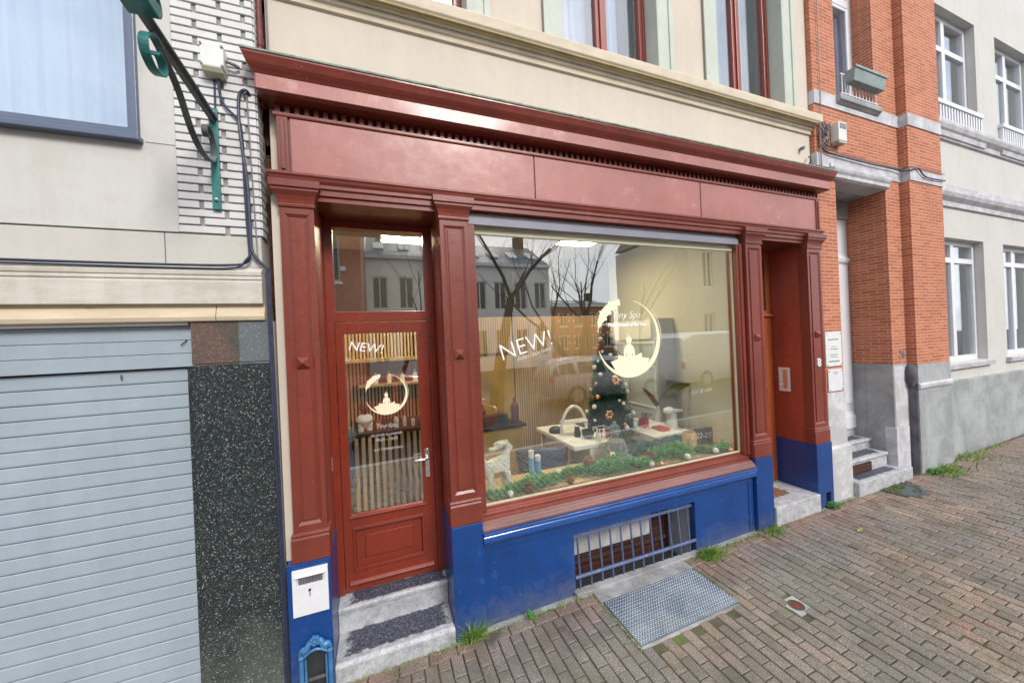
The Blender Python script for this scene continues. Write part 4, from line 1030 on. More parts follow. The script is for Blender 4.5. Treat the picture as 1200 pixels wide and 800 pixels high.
# frames face -X : swap axes
g.v=[(3.36-v[1]-.0005,v[0],v[2]) for v in g.v]; g.build('panel_frame',M['offwhite'],ps)
G().box(3.345,3.3595,1.2,2.3,2.06,2.32).build('price_board',M['offwhite'],ps,bevel=.002)
bg=thing('blue_roll_up','blue grey fabric banner hanging behind the Christmas tree','banner',(2.95,1.75,RZ0))
G().box(2.72,3.16,1.62,1.64,.95,1.86).build('cloth',M['bluegrey'],bg); G().tube([(2.70,1.63,1.87),(3.18,1.63,1.87)],.014,10).build('rail',M['steel'],bg)
# products on left shelf (seen past the reindeer)
sf=thing('product_console','ochre wall console with a dark shelf behind the reindeer','console',(1.4,2.2,RZ0))
G().box(.90,1.84,1.95,2.38,.96,.99).build('shelf',M['black'],sf,bevel=.003)
G().box(.95,1.80,2.0,2.38,RZ0,.959).build('base',M['ochre'],sf,bevel=.003)
def bottle(nm,label,x,y,z,r,h,mat): 
    t=fin(G().lathe([(r,0),(r,h*.62),(r*.9,h*.70),(r*.35,h*.80),(r*.35,h*.97),(r*.2,h)],(x,y,z),16).build(nm,M[mat],smooth=True),label,'bottle',group='bottles in the shop room')
bottle('bottle','dark plum bottle on the console shelf, right of the black box',1.74,2.12,.99,.055,.34,'plum')
bottle('bottle','small dark bottle behind the black box on the console',1.30,2.22,.99,.045,.27,'black')
bottle('bottle','copper brown bottle between the two dark ones on the console',1.52,2.24,.99,.04,.25,'cone')
fin(G().box(1.26,1.60,2.02,2.12,.991,1.13).build('product_box',M['slate'],bevel=.003),'black product box on the console behind the reindeer','box')
for k in range(5):
    bottle('bottle',['white bottle at the left end of the plum shelf','cream bottle second on the plum shelf','pearl bottle in the middle of the plum shelf','white bottle beside the copper frame on the plum shelf','silver bottle at the right end of the plum shelf'][k],-.05+k*.16,RYB-.15,1.65,.03,.14+.02*(k%2),['offwhite','bauble','glitter','offwhite','steel'][k])
fs_=thing('copper_wire_letters','copper wire decoration on the plum shelf behind the door glass','decoration',(.30,RYB-.12,1.66))
g=G(); 
for pts in ([(.02,0),(0,.2),(.22,.22),(.24,.02)],[(.08,0),(.08,.12),(.12,.16),(.16,.12),(.16,0)],[(.30,0),(.30,.2),(.36,.24),(.42,.2),(.42,0)]): g.tube([(.14+p[0],RYB-.14,1.656+p[1]) for p in pts],.006,6)
g.build('wire',M['copper'],fs_)
# slatted reception counter behind the door
co=thing('slatted_counter','reception counter faced with light wooden slats seen through the door glass','counter',(.1,1.45,RZ0))
G().box(-.26,.62,1.36,1.90,RZ0,1.235).build('core',M['black'],co)
g=G(); x=-.26
while x<.60: g.box(x,x+.034,1.325,1.3595,RZ0,1.235); x+=.062
g.build('slat_front',M['slat'],co,bevel=.002)
G().box(-.28,.64,1.30,1.92,1.236,1.268).build('counter_top',M['black'],co,bevel=.004)
random.seed(5)
cnt=['white jar','pearl tin','copper pot','small silver case','cream box','glitter cube','white cup','brown jar','white bottle cap']
for k in range(9):
    x=-.20+k*.085; h=random.uniform(.04,.11); r=random.uniform(.018,.028)
    fin(G().lathe([(r,0),(r,h*.8),(r*.8,h*.85),(r*.8,h)],(x,1.40+.03*(k%2),1.268),14).build('cosmetic_jar',M[['offwhite','bauble','copper','steel','offwhite','glitter','offwhite','cone','offwhite'][k]],smooth=True),cnt[k]+' on the slatted reception counter, number %s from its left end'%['one','two','three','four','five','six','seven','eight','nine'][k],'jar',group='cosmetics on the counter')
fin(G().box(.42,.56,1.36,1.46,1.268,1.47).build('blue_box',M['royal'],bevel=.004),'royal blue box at the right end of the slatted counter','box')
pk=thing('heart_pendant','white heart hanging from dark twigs inside the door glass','ornament',(-.17,.75,1.45))
g=G(); g.ball((-.155,.80,1.50),.045,14,(1,.5,1)); g.ball((-.115,.80,1.50),.045,14,(1,.5,1)); g.lathe([(.004,-.085),(.03,-.055),(.062,-.01),(.06,.01)],(-.135,.80,1.50),14); g.build('heart',M['offwhite'],pk,smooth=True)
g=G(); 
for k in range(14): a=random.uniform(.9,2.2); g.tube([(-.135,.80,1.53),(-.135+.11*math.cos(a),.80+random.uniform(-.03,.03),1.53+.12*math.sin(a))],.002,5)
g.build('twigs',M['bark'],pk)
pl=thing('coat_on_stand','dark coat with a turquoise scarf hanging at the left inside the door','coat',(-.36,1.0,RZ0))
g=G(); g.ball((-.36,1.02,1.02),.14,14,(.8,.7,3.2),.5,4); g.build('coat',M['navy'],pl,smooth=True)
g=G(); g.ball((-.34,.96,1.33),.09,12,(.8,.7,1.2),.6,9); g.build('scarf',M['petrol'],pl,smooth=True)
G().tube([(-.36,1.04,RZ0),(-.36,1.04,1.55)],.012,8).build('pole',M['black'],pl)

# ------------------------------------------------------------------ left neighbour: garage house
gh=thing('garage_house','white rendered house with grey garage shutter and dark terrazzo cladding','house',(-2.8,.2,0))
GL,GR=-5.0,-.632
BX=-1.02
WL=(-3.2,-1.17,3.31,5.6)
g=G(); g.wall(GL,BX,2.812,9,.012,.30,[WL]); g.wall(BX,GR,4.9,9,.012,.30)
g.build('wall',M['whiterender'],gh)
G().box(WL[1]+.02,BX-.001,.0085,.0115,3.296,3.300).build('render_joint',M['slab'],gh)
g=G(); g.box(BX+.0005,GR,.020,.30,2.802,4.90); g.build('brick_bedding',M['mortar'],gh)
random.seed(21)
g=G(); z=2.812; k=0; ch_=.047
while z<4.88:
    off=[0,.117][k%2]; x=BX+.002-off
    while x<GR:
        a=max(x,BX+.002); b=min(x+.212,GR+.002)
        if b-a>.02: g.box(a,b,.006+random.gauss(0,.0008),.0195,z,z+.0385)
        x+=.234
    z+=ch_; k+=1
# short return on the corner
z=2.812;k=0
while z<4.88:
    g.box(GR+.0022,GR+.010,.012,.13 if k%2 else .10,z,z+.0385); z+=ch_;k+=1
g.build('glazed_brick_face',M['glazed'],gh,bevel=.0022,seg=1)
# stone band with joints, cornice and warm lower ledge
g=G(); 
for a,b in ((GL,-2.3),(-2.296,-1.085),(-1.081,GR)): g.box(a,b,.004,.30,2.62,2.800)
g.build('stone_band',M['slab'],gh,bevel=.003)
g=G(); g.prism([(.30,2.400),(-.030,2.400),(-.034,2.404),(-.034,2.528),(-.028,2.532),(-.028,2.538),(-.034,2.542),(-.034,2.552),(-.028,2.556),(-.028,2.562),(-.034,2.566),(-.036,2.588),(-.02,2.600),(.003,2.612),(.003,2.619),(.30,2.619)],GL,GR+.004,'x')
g.build('ledge',M['ledgestone'],gh,bevel=.002)
g=G()
for a,b in ((GL,-2.2),(-2.197,-.862),(-.859,GR+.008)): g.prism([(.30,2.305),(-.012,2.305),(-.016,2.31),(-.022,2.33),(-.012,2.36),(-.004,2.385),(-.010,2.399),(.30,2.399)],a,b,'x')
g.build('lower_ledge',M['ledgewarm'],gh,bevel=.002)
g=G(); g.box(GL,-1.00,.012,.05,2.288,2.304); g.build('door_head_strip',M['white'],gh)
# terrazzo jamb
g=G()
for z0,z1 in ((0,.905),(.908,2.060),(2.063,2.303)): g.box(-.985,-.606,.0,.30,z0,z1)
g.build('terrazzo_cladding',M['terrazzo'],gh,bevel=.003)
g=G(); g.box(-.605,-.594,.0,.29,.0,2.303); g.build('cladding_edge',M['slab'],gh)
g=G(); g.box(-1.03,-.9855,.06,.30,0,2.303); g.each('reveal',M['terrazzo'],gh)
# garage door: shutter box over horizontal slats
g=G(); 
for z0,z1 in ((2.205,2.287),(2.130,2.203),(2.052,2.128)): g.box(GL,-.99,.050,.10,z0,z1)
gd=g.build('shutter_box',M['garage'],gh,bevel=.003)
g=G(); z=-.02; 
pr=[]
while z<2.03:
    g.prism([(.12,z),(.083,z),(.0775,z+.004),(.076,z+.012),(.0755,z+.0715),(.079,z+.0745),(.12,z+.0745)],GL,-.99,'x'); z+=.0765
g.build('garage_door',M['garage'],gh,bevel=.001,seg=1)
g=G(); g.box(GL,-.99,.13,.16,-.1,2.3); g.build('door_backing',M['dark'],gh)
g=G(); g.tube([(-1.02,.049,2.205),(-1.03,.035,2.19),(-1.045,.035,2.175)],.003,6); g.build('release_cord',M['black'],gh)
g=G(); g.tube([(-1.325,.074,2.025),(-1.32,.066,2.00)],.004,6); g.build('lock_pin',M['black'],gh)
# big window upstairs
w=G(); w.wall(WL[0],WL[1],WL[2],WL[3],-.012,.06,[(WL[0]+.028,WL[1]-.028,WL[2]+.030,WL[3]-.03)])
w.wall(WL[0]+.027,WL[1]-.027,WL[2]+.029,WL[3]-.028,.008,.05,[(WL[0]+.052,WL[1]-.052,WL[2]+.054,WL[3]-.052)])
w.box(WL[0]-.01,WL[1]+.012,-.040,.02,WL[2]-.028,WL[2]-.001)
wf=w.build('window',M['frameblue'],gh,bevel=.003)
G().box(WL[0]+.05,WL[1]-.05,.024,.030,WL[2]+.05,WL[3]-.05).build('pane',M['upglass'],wf)
g=G(); n=120; vs=[]
for q in range(n+1): xx=WL[0]+.02+(WL[1]-WL[0]-.04)*q/n; vs.append((xx,.13+.014*math.sin(q*.9)+.010*math.sin(q*.37),WL[2]))
m_=len(vs); g.add(vs+[(v[0],v[1],WL[3]) for v in vs],[(q,q+1,m_+q+1,m_+q) for q in range(n)]); g.build('net_curtain',M['curtain'],wf,smooth=True)
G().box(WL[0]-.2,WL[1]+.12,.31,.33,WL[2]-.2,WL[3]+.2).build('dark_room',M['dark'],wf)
G().box(GL,GR,.302,9,0,9).build('house_body',M['whiterender'],gh)
# gap between the houses
ga=thing('party_wall_gap','narrow sooty brick strip between the white glazed bricks and the red shopfront','brickwork',(-.6,.2,0))
G().box(-.6295,SX0-.0005,.17,.30,0,9).build('old_brickwork',M['oldbrick'],ga)
dp=thing('rain_pipe','rust red rainwater pipe in the gap above the red cornice','pipe',(-.609,.07,3.8))
G().tube([(-.609,.07,3.62),(-.609,.07,9)],.018,14).build('pipe',M['rust'],dp,smooth=True)
G().tube([(-.609,.07,4.00),(-.609,.07,4.05)],.022,14).build('collar',M['rust'],dp,smooth=True)
# cables
def cable(label,pts,r,mat='cable',group='cables on the white house'):
    P=[Vector(p) for p in pts]; out=[]
    n=len(P)
    for i in range(n-1):
        p0=P[max(i-1,0)];p1=P[i];p2=P[i+1];p3=P[min(i+2,n-1)]
        for s in range(6):
            t=s/6; out.append(.5*((2*p1)+(-p0+p2)*t+(2*p0-5*p1+4*p2-p3)*t*t+(-p0+3*p1-3*p2+p3)*t**3))
    out.append(P[-1])
    return fin(G().tube(out,r,8).build('cable',M[mat],smooth=True),label,'cable',group=group)
cy=-.010
cable('thick dark blue cable running down from the grey junction box and left along the ledge',[(-.80,cy,3.72),(-.798,cy,3.62),(-.775,cy,3.55),(-.715,cy,3.48),(-.700,cy,3.38),(-.695,cy-.01,3.1),(-.690,cy-.01,2.85),(-.685,cy-.01,2.70),(-.70,cy-.012,2.645),(-.80,cy-.012,2.625),(-1.2,cy-.012,2.620),(-2.0,cy-.012,2.625),(-3.5,cy-.012,2.63)],.0068)
cable('blue cable looping from behind the cornice down beside the thick one',[(-.65,.06,3.60),(-.665,cy,3.66),(-.705,cy,3.63),(-.712,cy,3.50),(-.700,cy-.018,3.35),(-.680,cy-.012,3.1),(-.676,cy-.012,2.85),(-.672,cy-.012,2.72),(-.640,cy-.012,2.655),(-.602,cy,2.60),(-.596,-.012,2.5),(-.594,-.012,2.2),(-.590,-.012,1.6),(-.588,-.01,.8),(-.588,-.01,.0)],.0085)
cable('black cable running down the edge of the terrazzo beside the cream strip',[(-.596,cy,2.62),(-.604,-.012,2.4),(-.602,-.010,2.0),(-.596,-.01,1.2),(-.594,-.01,.5),(-.592,-.01,0)],.0075)
cable('grey cable running up the gap beside the cream wall',[(-.575,.09,4.9),(-.572,.09,4.4),(-.570,.085,3.98),(-.566,.05,3.9)],.005,'cablegrey')
cable('thin blue cable dropping from the junction box behind the iron bracket',[(-.825,.000,3.72),(-.826,.000,3.52)],.005)
cable('thin grey cable hanging straight beside the blue bundle',[(-.672,.0,3.66),(-.664,.0,3.3),(-.655,.0,2.9),(-.650,.0,2.65)],.0035,'cablegrey')
cable('lower blue cable along the top of the weathered ledge',[(-.672,cy-.02,2.70),(-.70,cy-.024,2.655),(-.76,cy-.02,2.608),(-1.0,cy-.024,2.600),(-1.8,cy-.024,2.605),(-3.5,cy-.02,2.61)],.006)
cable('second black cable in the bundle down the terrazzo edge',[(-.602,cy-.014,2.61),(-.600,-.026,2.4),(-.599,-.024,1.7),(-.595,-.024,.9),(-.594,-.022,0)],.007)
# junction box
jb=thing('junction_box','weathered pale grey junction box on the white glazed bricks','junction box',(-.80,-.02,3.80))
g=G(); g.box(-.868,-.758,-.062,.002,3.735,3.865); g.build('casing',M['box'],jb,bevel=.006)
g=G(); g.prism([(-.008,3.700),(-.050,3.712),(-.064,3.7345),(.0,3.7345)],-.862,-.764,'x'); g.build('cable_gland',M['creamgasket'],jb,bevel=.003)
g=G()
for a in (-.862,-.764):
    for b in (3.745,3.855): g.tube([(a,-.062,b),(a,-.068,b)],.007,8)
g.tube([(-.758,-.03,3.80),(-.72,-.03,3.79),(-.70,-.01,3.79)],.009,8); g.each('screw',M['cablegrey'],jb)
# iron bracket, standing out square to the wall over the pavement
ib=thing('iron_lamp_bracket','green painted wrought iron bracket with scrolls on the white brick wall','bracket',(-.835,0,3.2))
X=-.835
g=G(); g.box(X-.020,X+.020,-.014,.0055,2.945,3.53); g.build('wall_plate',M['teal'],ib,bevel=.003)
g=G(); g.ball((X+.002,-.018,3.50),.011,8); g.ball((X+.002,-.018,3.00),.011,8); g.each('bolt',M['steel'],ib,smooth=True)
def strap(g,pts,w,t):
    """flat bar following pts (y,z) in the plane X"""
    P=[Vector((0,p[0],p[1])) for p in pts]; vs=[];n=len(P)
    for i,p in enumerate(P):
        d=(P[min(i+1,n-1)]-P[max(i-1,0)]).normalized(); nn=Vector((0,-d.z,d.y))*t*.5
        for sx,sg in ((-1,-1),(1,-1),(1,1),(-1,1)): q=p+nn*sg; vs.append((X+sx*w*.5,q.y,q.z))
    fs=[(0,1,2,3),(4*n-1,4*n-2,4*n-3,4*n-4)]
    for i in range(n-1):
        for j in range(4): fs.append((4*i+j,4*i+(j+1)%4,4*i+4+(j+1)%4,4*i+4+j))
    g.add(vs,fs)
def bez(p0,p1,p2,n=14): return [((1-t)**2*p0[0]+2*t*(1-t)*p1[0]+t*t*p2[0],(1-t)**2*p0[1]+2*t*(1-t)*p1[1]+t*t*p2[1]) for t in [i/n for i in range(n+1)]]
def spiral(c,r0,a0,turn,n=30,sh=.75): return [(c[0]+r0*(1-sh*i/n)*math.cos(a0+turn*i/n),c[1]+r0*(1-sh*i/n)*math.sin(a0+turn*i/n)) for i in range(n+1)]
g=G(); strap(g,[(-.01,3.468),(-.30,3.490),(-.62,3.505),(-1.0,3.525)],.044,.012); strap(g,[(-.01,3.446),(-.60,3.478)],.016,.016); g.build('arm',M['tealdark'],ib,bevel=.001)
g=G()
low=[(-.60,3.470),(-.52,3.440),(-.44,3.400),(-.388,3.362),(-.35,3.32),(-.316,3.280),(-.27,3.238),(-.212,3.205),(-.15,3.190),(-.09,3.190),(-.045,3.205),(-.022,3.235),(-.018,3.275),(-.028,3.315),(-.050,3.350),(-.080,3.372),(-.112,3.372),(-.132,3.352),(-.130,3.325),(-.108,3.312),(-.088,3.325)]
def smooth(P,m=4):
    P=[P[0]]+P+[P[-1]]; out=[]
    for i in range(1,len(P)-2):
        for q in range(m):
            t=q/m; out.append(tuple(.5*((2*P[i][k])+(-P[i-1][k]+P[i+1][k])*t+(2*P[i-1][k]-5*P[i][k]+4*P[i+1][k]-P[i+2][k])*t*t+(-P[i-1][k]+3*P[i][k]-3*P[i+1][k]+P[i+2][k])*t**3) for k in (0,1)))
    return out+[P[-1]]
strap(g,smooth(low),.028,.007)
g.build('lower_scroll',M['tealdark'],ib,bevel=.001)
g=G(); strap(g,smooth([(-.56,3.468),(-.625,3.452),(-.662,3.405),(-.650,3.350),(-.600,3.320),(-.545,3.330),(-.520,3.368),(-.535,3.405),(-.575,3.412),(-.590,3.388)]),.034,.006); g.build('scroll',M['teal'],ib,bevel=.001)
g=G(); strap(g,spiral((-.60,3.60),.095,-PI/2,-2.7*PI),.030,.007); g.build('scroll',M['tealdark'],ib,bevel=.001)
g=G(); g.prism([(-.645,3.50),(-.735,3.505),(-.755,3.56),(-.63,3.56)],X-.050,X+.050,'x'); g.build('lamp_seat',M['teal'],ib,bevel=.004)

# ------------------------------------------------------------------ right neighbour: red brick house
rb=thing('brick_house','orange red brick house with grey stone plinth and a raised porch','house',(6.1,.3,.1))
PX0,PX1=5.14,6.20; YR=.05
RW=(5.24,6.04,4.865,8.4)
g=G(); g.wall(SX1+.003,PX1+.35,1.355,3.98,YR,YR+.30,[(PX0,PX1,1.0,3.86),(PX1,PX1+.5,1.0,1.60)])
g.wall(SX1+.003,6.55,4.135,4.70,YR,YR+.30); g.wall(SX1+.003,6.55,4.858,9,YR,YR+.30,[RW])
g.box(PX1+.0005,PX1+.30,YR+.30,.95,1.60,4.0); g.box(PX0-.3,PX0-.0005,YR+.30,.95,1.355,4.0)
for z0,z1 in ((1.575,3.98),(4.135,4.70),(4.858,9)): g.box(6.5505,7.40,-.040,.35,z0,z1)
g.build('wall',M['redbrick'],rb)
g=G(); g.box(RW[1]+.0005,RW[1]+.2,YR+.3,YR+.40,RW[2],RW[3]); g.build('window_reveal',M['redbrick'],rb)
g=G()
for z0,z1 in ((4.7005,4.8575),(3.9805,4.1345)): g.box(SX1+.004,6.5495,YR-.012,YR+.28,z0,z1); g.box(6.5495,7.405,-.052,.35,z0,z1)
g.build('stone_band',M['bandstone'],rb,bevel=.003)
# stone plinth
g=G(); g.box(PX1+.0005,6.549,YR-.001,YR+.28,-.05,1.599); g.box(PX1+.001,PX1+.3,YR+.281,.95,.0,1.5995); g.box(6.5505,7.402,-.046,.35,.0,1.5745)
g.build('plinth',M['greystone'],rb,bevel=.004)
g=G(); g.prism([(-.045,1.255),(-.066,1.262),(-.072,1.285),(-.072,1.315),(-.060,1.33),(-.045,1.335)],6.535,7.40,'x')
g.box(PX1-.010,6.50,YR-.016,YR+.1,-.05,.775)
g.each('plinth_moulding',M['bandstone'],rb,bevel=.004)
g=G(); g.box(PX1+.02,6.548,YR-.004,YR-.0012,.78,1.57); g.box(6.60,6.548+.06,-.0485,-.0462,.2,1.25);g.each('whitewash',M['whitestone'],rb)
g=G(); g.ball((6.52,.005,1.44),.085,14,(.8,.7,1.7),.2,3); g.build('corner_guard_stone',M['darkstain'],rb,smooth=True)
g=G(); g.box(6.5305,6.5494,-.0375,YR-.0012,.0,1.50); g.build('stained_corner',M['darkstain'],rb)
# whitewashed pier between the shopfront and the porch
g=G(); g.box(SX1+.006,PX0,.035,.33,.735,1.354); g.box(SX1-.03,PX0+.025,.010,.34,0,.72); g.prism([(.012,.7205),(.034,.745),(.33,.745),(.33,.7205)],SX1+.004,PX0+.018,'x')
g.build('whitewashed_pier',M['whitestone'],rb,bevel=.004)
g=G(); g.box(PX0-.3,PX0+.0,.34,.95,0,1.354); g.build('porch_side',M['greystone'],rb)
# porch: lintel, white door surround, door, steps
g=G(); g.prism([(YR+.2,3.845),(YR-.012,3.847),(YR-.040,3.87),(YR-.040,3.905),(YR-.058,3.93),(YR-.066,3.955),(YR-.066,3.979),(YR+.2,3.979)],PX0-.12,PX1+.015,'x'); g.prism([(YR+.2,3.985),(YR-.03,3.985),(YR-.03,4.03),(YR-.015,4.04),(YR+.2,4.04)],PX0-.12,PX1+.015,'x')
g.build('porch_lintel',M['bandstone'],rb,bevel=.004)
g=G(); g.box(PX0,PX1,YR+.2,.95,3.84,3.90); g.box(PX0,PX1,.44,.94,3.60,3.8395); g.build('porch_soffit',M['greystone'],rb,bevel=.003)
g=G()
for a,b in ((PX0+.0,PX0+.20),(PX1-.34,PX1-.001)):
    g.box(a,b,.47,.57,.93,3.60); g.box(a+.03,b-.05,.455,.4695,1.05,2.95); g.mitre([(0,2.98),(.02,3.0),(.03,3.03),(.03,3.06),(.012,3.08),(.012,3.10),(0,3.12)],a,b-.035,.47,.57)
    g.mitre([(0,.70),(.015,.70),(.015,.86),(.004,.90),(0,.93)],a,b-.02,.46,.57)
g.box(PX0+.20,PX1-.34,.49,.57,2.95,3.10); g.build('door_surround',M['white'],rb,bevel=.003)
g=G(); g.wall(PX0+.20,PX1-.34,.72,2.95,.53,.59,[(PX0+.27,PX1-.41,1.6,2.8)]); g.box(PX0+.27,PX1-.41,.55,.57,1.6,2.8)
g.build('front_door',M['winred'],rb,bevel=.003)
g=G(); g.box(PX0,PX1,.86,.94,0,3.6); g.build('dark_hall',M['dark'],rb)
pst=thing('porch_steps','worn grey stone steps climbing into the brick house porch','steps',(5.7,.1,.1))
for k,(y0,y1,z0,z1) in enumerate(((-.045,.125,-.05,.285),(.11,.30,.10,.462),(.29,.455,.28,.595),(.445,.86,.4,.725))):
    M['st%d'%k]=stepmat('porch_step_stone',PX0+.12,PX1-.10,y0+.05,y1+.02,z1)
    g=G()
    if k==0: g.box(5.165,6.33,y0,y1+.02,z0,z1)
    else: g.prism([(y1+.02,z0),(y0+.014,z0),(y0+.014,z1-.045),(y0,z1-.036),(y0-.004,z1-.02),(y0,z1-.004),(y0+.006,z1),(y1+.02,z1)],PX0+.002,PX1-(.05 if k==1 else .002),'x')
    g.build('step',M['st%d'%k],pst,bevel=.008)
g=G(); g.box(PX0+.03,PX0+.62,.105,.128,.295,.40); g.build('brick_riser',M['oldbrick'],pst)
# upstairs window with ledge, guard and planter
w=G(); w.wall(RW[0],RW[1],RW[2],RW[3],YR+.20,YR+.27,[(RW[0]+.07,RW[1]-.07,RW[2]+.07,6.3),(RW[0]+.07,RW[1]-.07,6.4,RW[3]-.07)])
w.wall(RW[0]+.1,RW[1]-.1,RW[2]+.1,6.27,YR+.185,YR+.20,[(RW[0]+.14,RW[1]-.14,RW[2]+.14,6.23)])
wf=w.build('window',M['white'],rb,bevel=.004); G().box(RW[0]+.07,RW[1]-.07,YR+.24,YR+.246,RW[2]+.07,RW[3]-.07).build('pane',M['upglass'],wf)
wavy(RW[0],RW[1],RW[2],RW[3],YR+.32,'net_curtain',M['curtain'],wf)
g=G(); g.prism([(YR+.25,4.762),(YR-.02,4.765),(YR-.045,4.79),(YR-.06,4.80),(YR-.06,4.835),(YR-.05,4.864),(YR+.25,4.864)],RW[0]-.03,RW[1]+.03,'x'); g.build('window_ledge',M['greystone'],rb,bevel=.004)
g=G()
for k in range(11): x=RW[0]+.05+k*.07; g.tube([(x,YR-.035,4.864),(x,YR-.035,5.12)],.006,6)
g.box(RW[0]+.02,RW[1]-.02,YR-.042,YR-.030,4.885,4.897); g.box(RW[0]+.02,RW[1]-.02,YR-.042,YR-.030,5.11,5.125)
g.build('window_guard',M['box'],rb)
pb=thing('planter_box','empty grey green plastic planter hooked on the upstairs window guard','planter',(5.66,-.06,5.05))
g=G(); g.prism([(-.075,5.00),(.005,5.00),(.012,5.15),(-.098,5.15)],5.34,5.98,'x'); g.build('trough',M['planter'],pb,bevel=.006)
g=G(); g.box(5.33,5.99,-.106,-.094,5.135,5.165); g.build('rim',M['planter'],pb,bevel=.003)
# wall fittings
mb=thing('alarm_box','pale grey electrical box on the red brick beside the cream house','electrical box',(5.17,.0,4.37))
g=G(); g.box(5.085,5.245,-.035,.049,4.275,4.50); g.build('casing',M['meterbox'],mb,bevel=.008)
g=G(); g.box(5.110,5.225,-.038,-.034,4.42,4.48); g.build('vent',M['cablegrey'],mb); g=G(); g.box(5.095,5.235,-.03,.04,4.255,4.2745); g.build('base',M['creamgasket'],mb,bevel=.002)
random.seed(31)
def tangle(label,x,z,n,r,mat):
    g=G()
    for k in range(n):
        pts=[];a0=random.uniform(0,6)
        for i in range(10): pts.append((x+.08*math.sin(a0+i*.7)+random.gauss(0,.01),.02+.02*math.sin(i+k),z-.12+.03*i+random.gauss(0,.012)))
        g.tube(pts,r,6)
    return fin(g.build('cable_tangle',M[mat],smooth=True),label,'cables')
tangle('knot of grey and black telecom wires on the brick beside the cream house corner',4.93,4.33,9,.0045,'cablegrey')
fin(G().ball((4.90,.01,4.34),.035,10,(1,.7,1.2),.4,2).build('splice_box',M['black'],smooth=True),'small black splice box inside the wire knot','splice box')
GC='cables on the brick house'
cable('black cable sagging along the stone band of the brick house',[(4.83,.02,4.20),(4.95,.015,4.14),(5.3,.015,4.125),(5.9,.010,4.115),(6.3,.010,4.12),(6.5,.0,4.11),(6.53,-.065,4.10),(6.7,-.07,4.14),(6.9,-.07,4.05),(7.4,-.07,4.06)],.008,'cable',GC)
cable('thinner cable running just above the black one on the brick band',[(4.83,.02,4.22),(5.1,.02,4.165),(5.9,.02,4.15),(6.52,.015,4.15),(6.54,-.06,4.15),(7.4,-.065,4.15)],.006,'cablegrey',GC)
cable('red brown cable hanging below the electrical box',[(5.10,.0,4.27),(5.0,.0,4.20),(4.88,.01,4.24),(4.86,.01,4.36),(4.90,.01,4.44)],.006,'rust',GC)
cable('grey drop cable from the wire knot down behind the red cornice',[(4.84,.02,4.45),(4.835,.02,4.2),(4.845,.02,3.9)],.007,'cablegrey',GC)
cable('cable rising up the brick beside the cream corner',[(4.90,.03,4.40),(4.89,.03,4.6),(4.90,.03,5.2),(4.90,.03,7.5)],.004,'cablegrey',GC)
fin(G().tube([(4.60,.05,4.16),(4.60,.09,4.16)],.02,10).build('wall_hook',M['cablegrey']),'small metal anchor on the cream wall above the red cornice','anchor')
hk=thing('cable_clamp','bent black cable clamp at the corner of the cream wall above the cornice','clamp',(4.70,.07,4.0))
G().tube([(4.66,.08,3.93),(4.68,.04,4.0),(4.70,.05,4.07),(4.72,.08,4.08)],.008,8).build('hook',M['black'],hk,smooth=True)
# signs on the pier
def plaque(label,x0,x1,z0,z1,y,lines,mat='box'):
    t=thing('name_plate',label,'sign',((x0+x1)/2,y,z0)); G().box(x0,x1,y-.012,y,z0,z1).build('plate',M[mat],t,bevel=.003)
    for (w_,hh,fz) in lines: G().box((x0+x1)/2-w_/2,(x0+x1)/2+w_/2,y-.0132,y-.0121,fz,fz+hh).build('engraved_line',M['cablegrey'],t)
    g=G()
    for a in (x0+.02,x1-.02):
        for b in (z0+.02,z1-.02): g.tube([(a,y-.012,b),(a,y-.019,b)],.007,8)
    g.each('screw',M['steel'],t); return t
plaque('pale pink grey metal plate with faint engraved lines beside the house number',4.80,5.10,1.66,2.06,.048,[(.20,.012,1.965),(.09,.008,1.885),(.15,.010,1.855),(.14,.008,1.79),(.13,.008,1.765),(.20,.014,1.71)])
plaque('plain whitewashed plate under the engraved plate on the pier',4.83,5.10,1.37,1.625,.048,[(.09,.008,1.585),(.07,.006,1.565)],'white')
fin(text_geo('26',.15,YR-.004,6.335,1.675,shear=.15,depth=.004).build('house_number',M['cablegrey']),'grey metal number on the orange brick above the stone plinth','house number')

# ------------------------------------------------------------------ far right: white house
wh=thing('white_house','white house with tall white windows and a balustrade at the right edge','house',(10,.3,.1))
HX0,HX1=7.41,13.2; YH=.10
hol=[(7.62,9.05,1.50,3.36),(9.75,11.2,1.50,3.36),(7.62,9.05,4.90,6.80),(9.75,11.2,4.90,6.80)]
g=G(); g.wall(HX0,HX1,1.25,9.5,YH,YH+.3,hol); g.build('wall',M['whiterender'],wh)
G().box(HX0,HX1,YH+.45,9,0,9.5).build('house_body',M['whiterender'],wh)
g=G(); g.box(HX0,HX1,YH-.05,YH+.3,0,1.249); g.build('plinth',M['greystone'],wh,bevel=.004)
g=G(); 
for z in (3.80,4.78): g.prism([(YH+.01,z),(YH-.03,z+.01),(YH-.03,z+.08),(YH-.08,z+.13),(YH-.10,z+.18),(YH-.10,z+.23),(YH+.01,z+.25)],HX0,HX1,'x')
g.prism([(YH+.01,4.02),(YH-.02,4.055),(YH-.02,4.14),(YH+.01,4.15)],HX0,HX1,'x')
for h in hol: g.prism([(YH+.01,h[2]-.09),(YH-.05,h[2]-.08),(YH-.06,h[2]-.01),(YH+.1,h[2]-.002)],h[0]-.06,h[1]+.06,'x')
g.build('string_course',M['bandstone'],wh,bevel=.004)
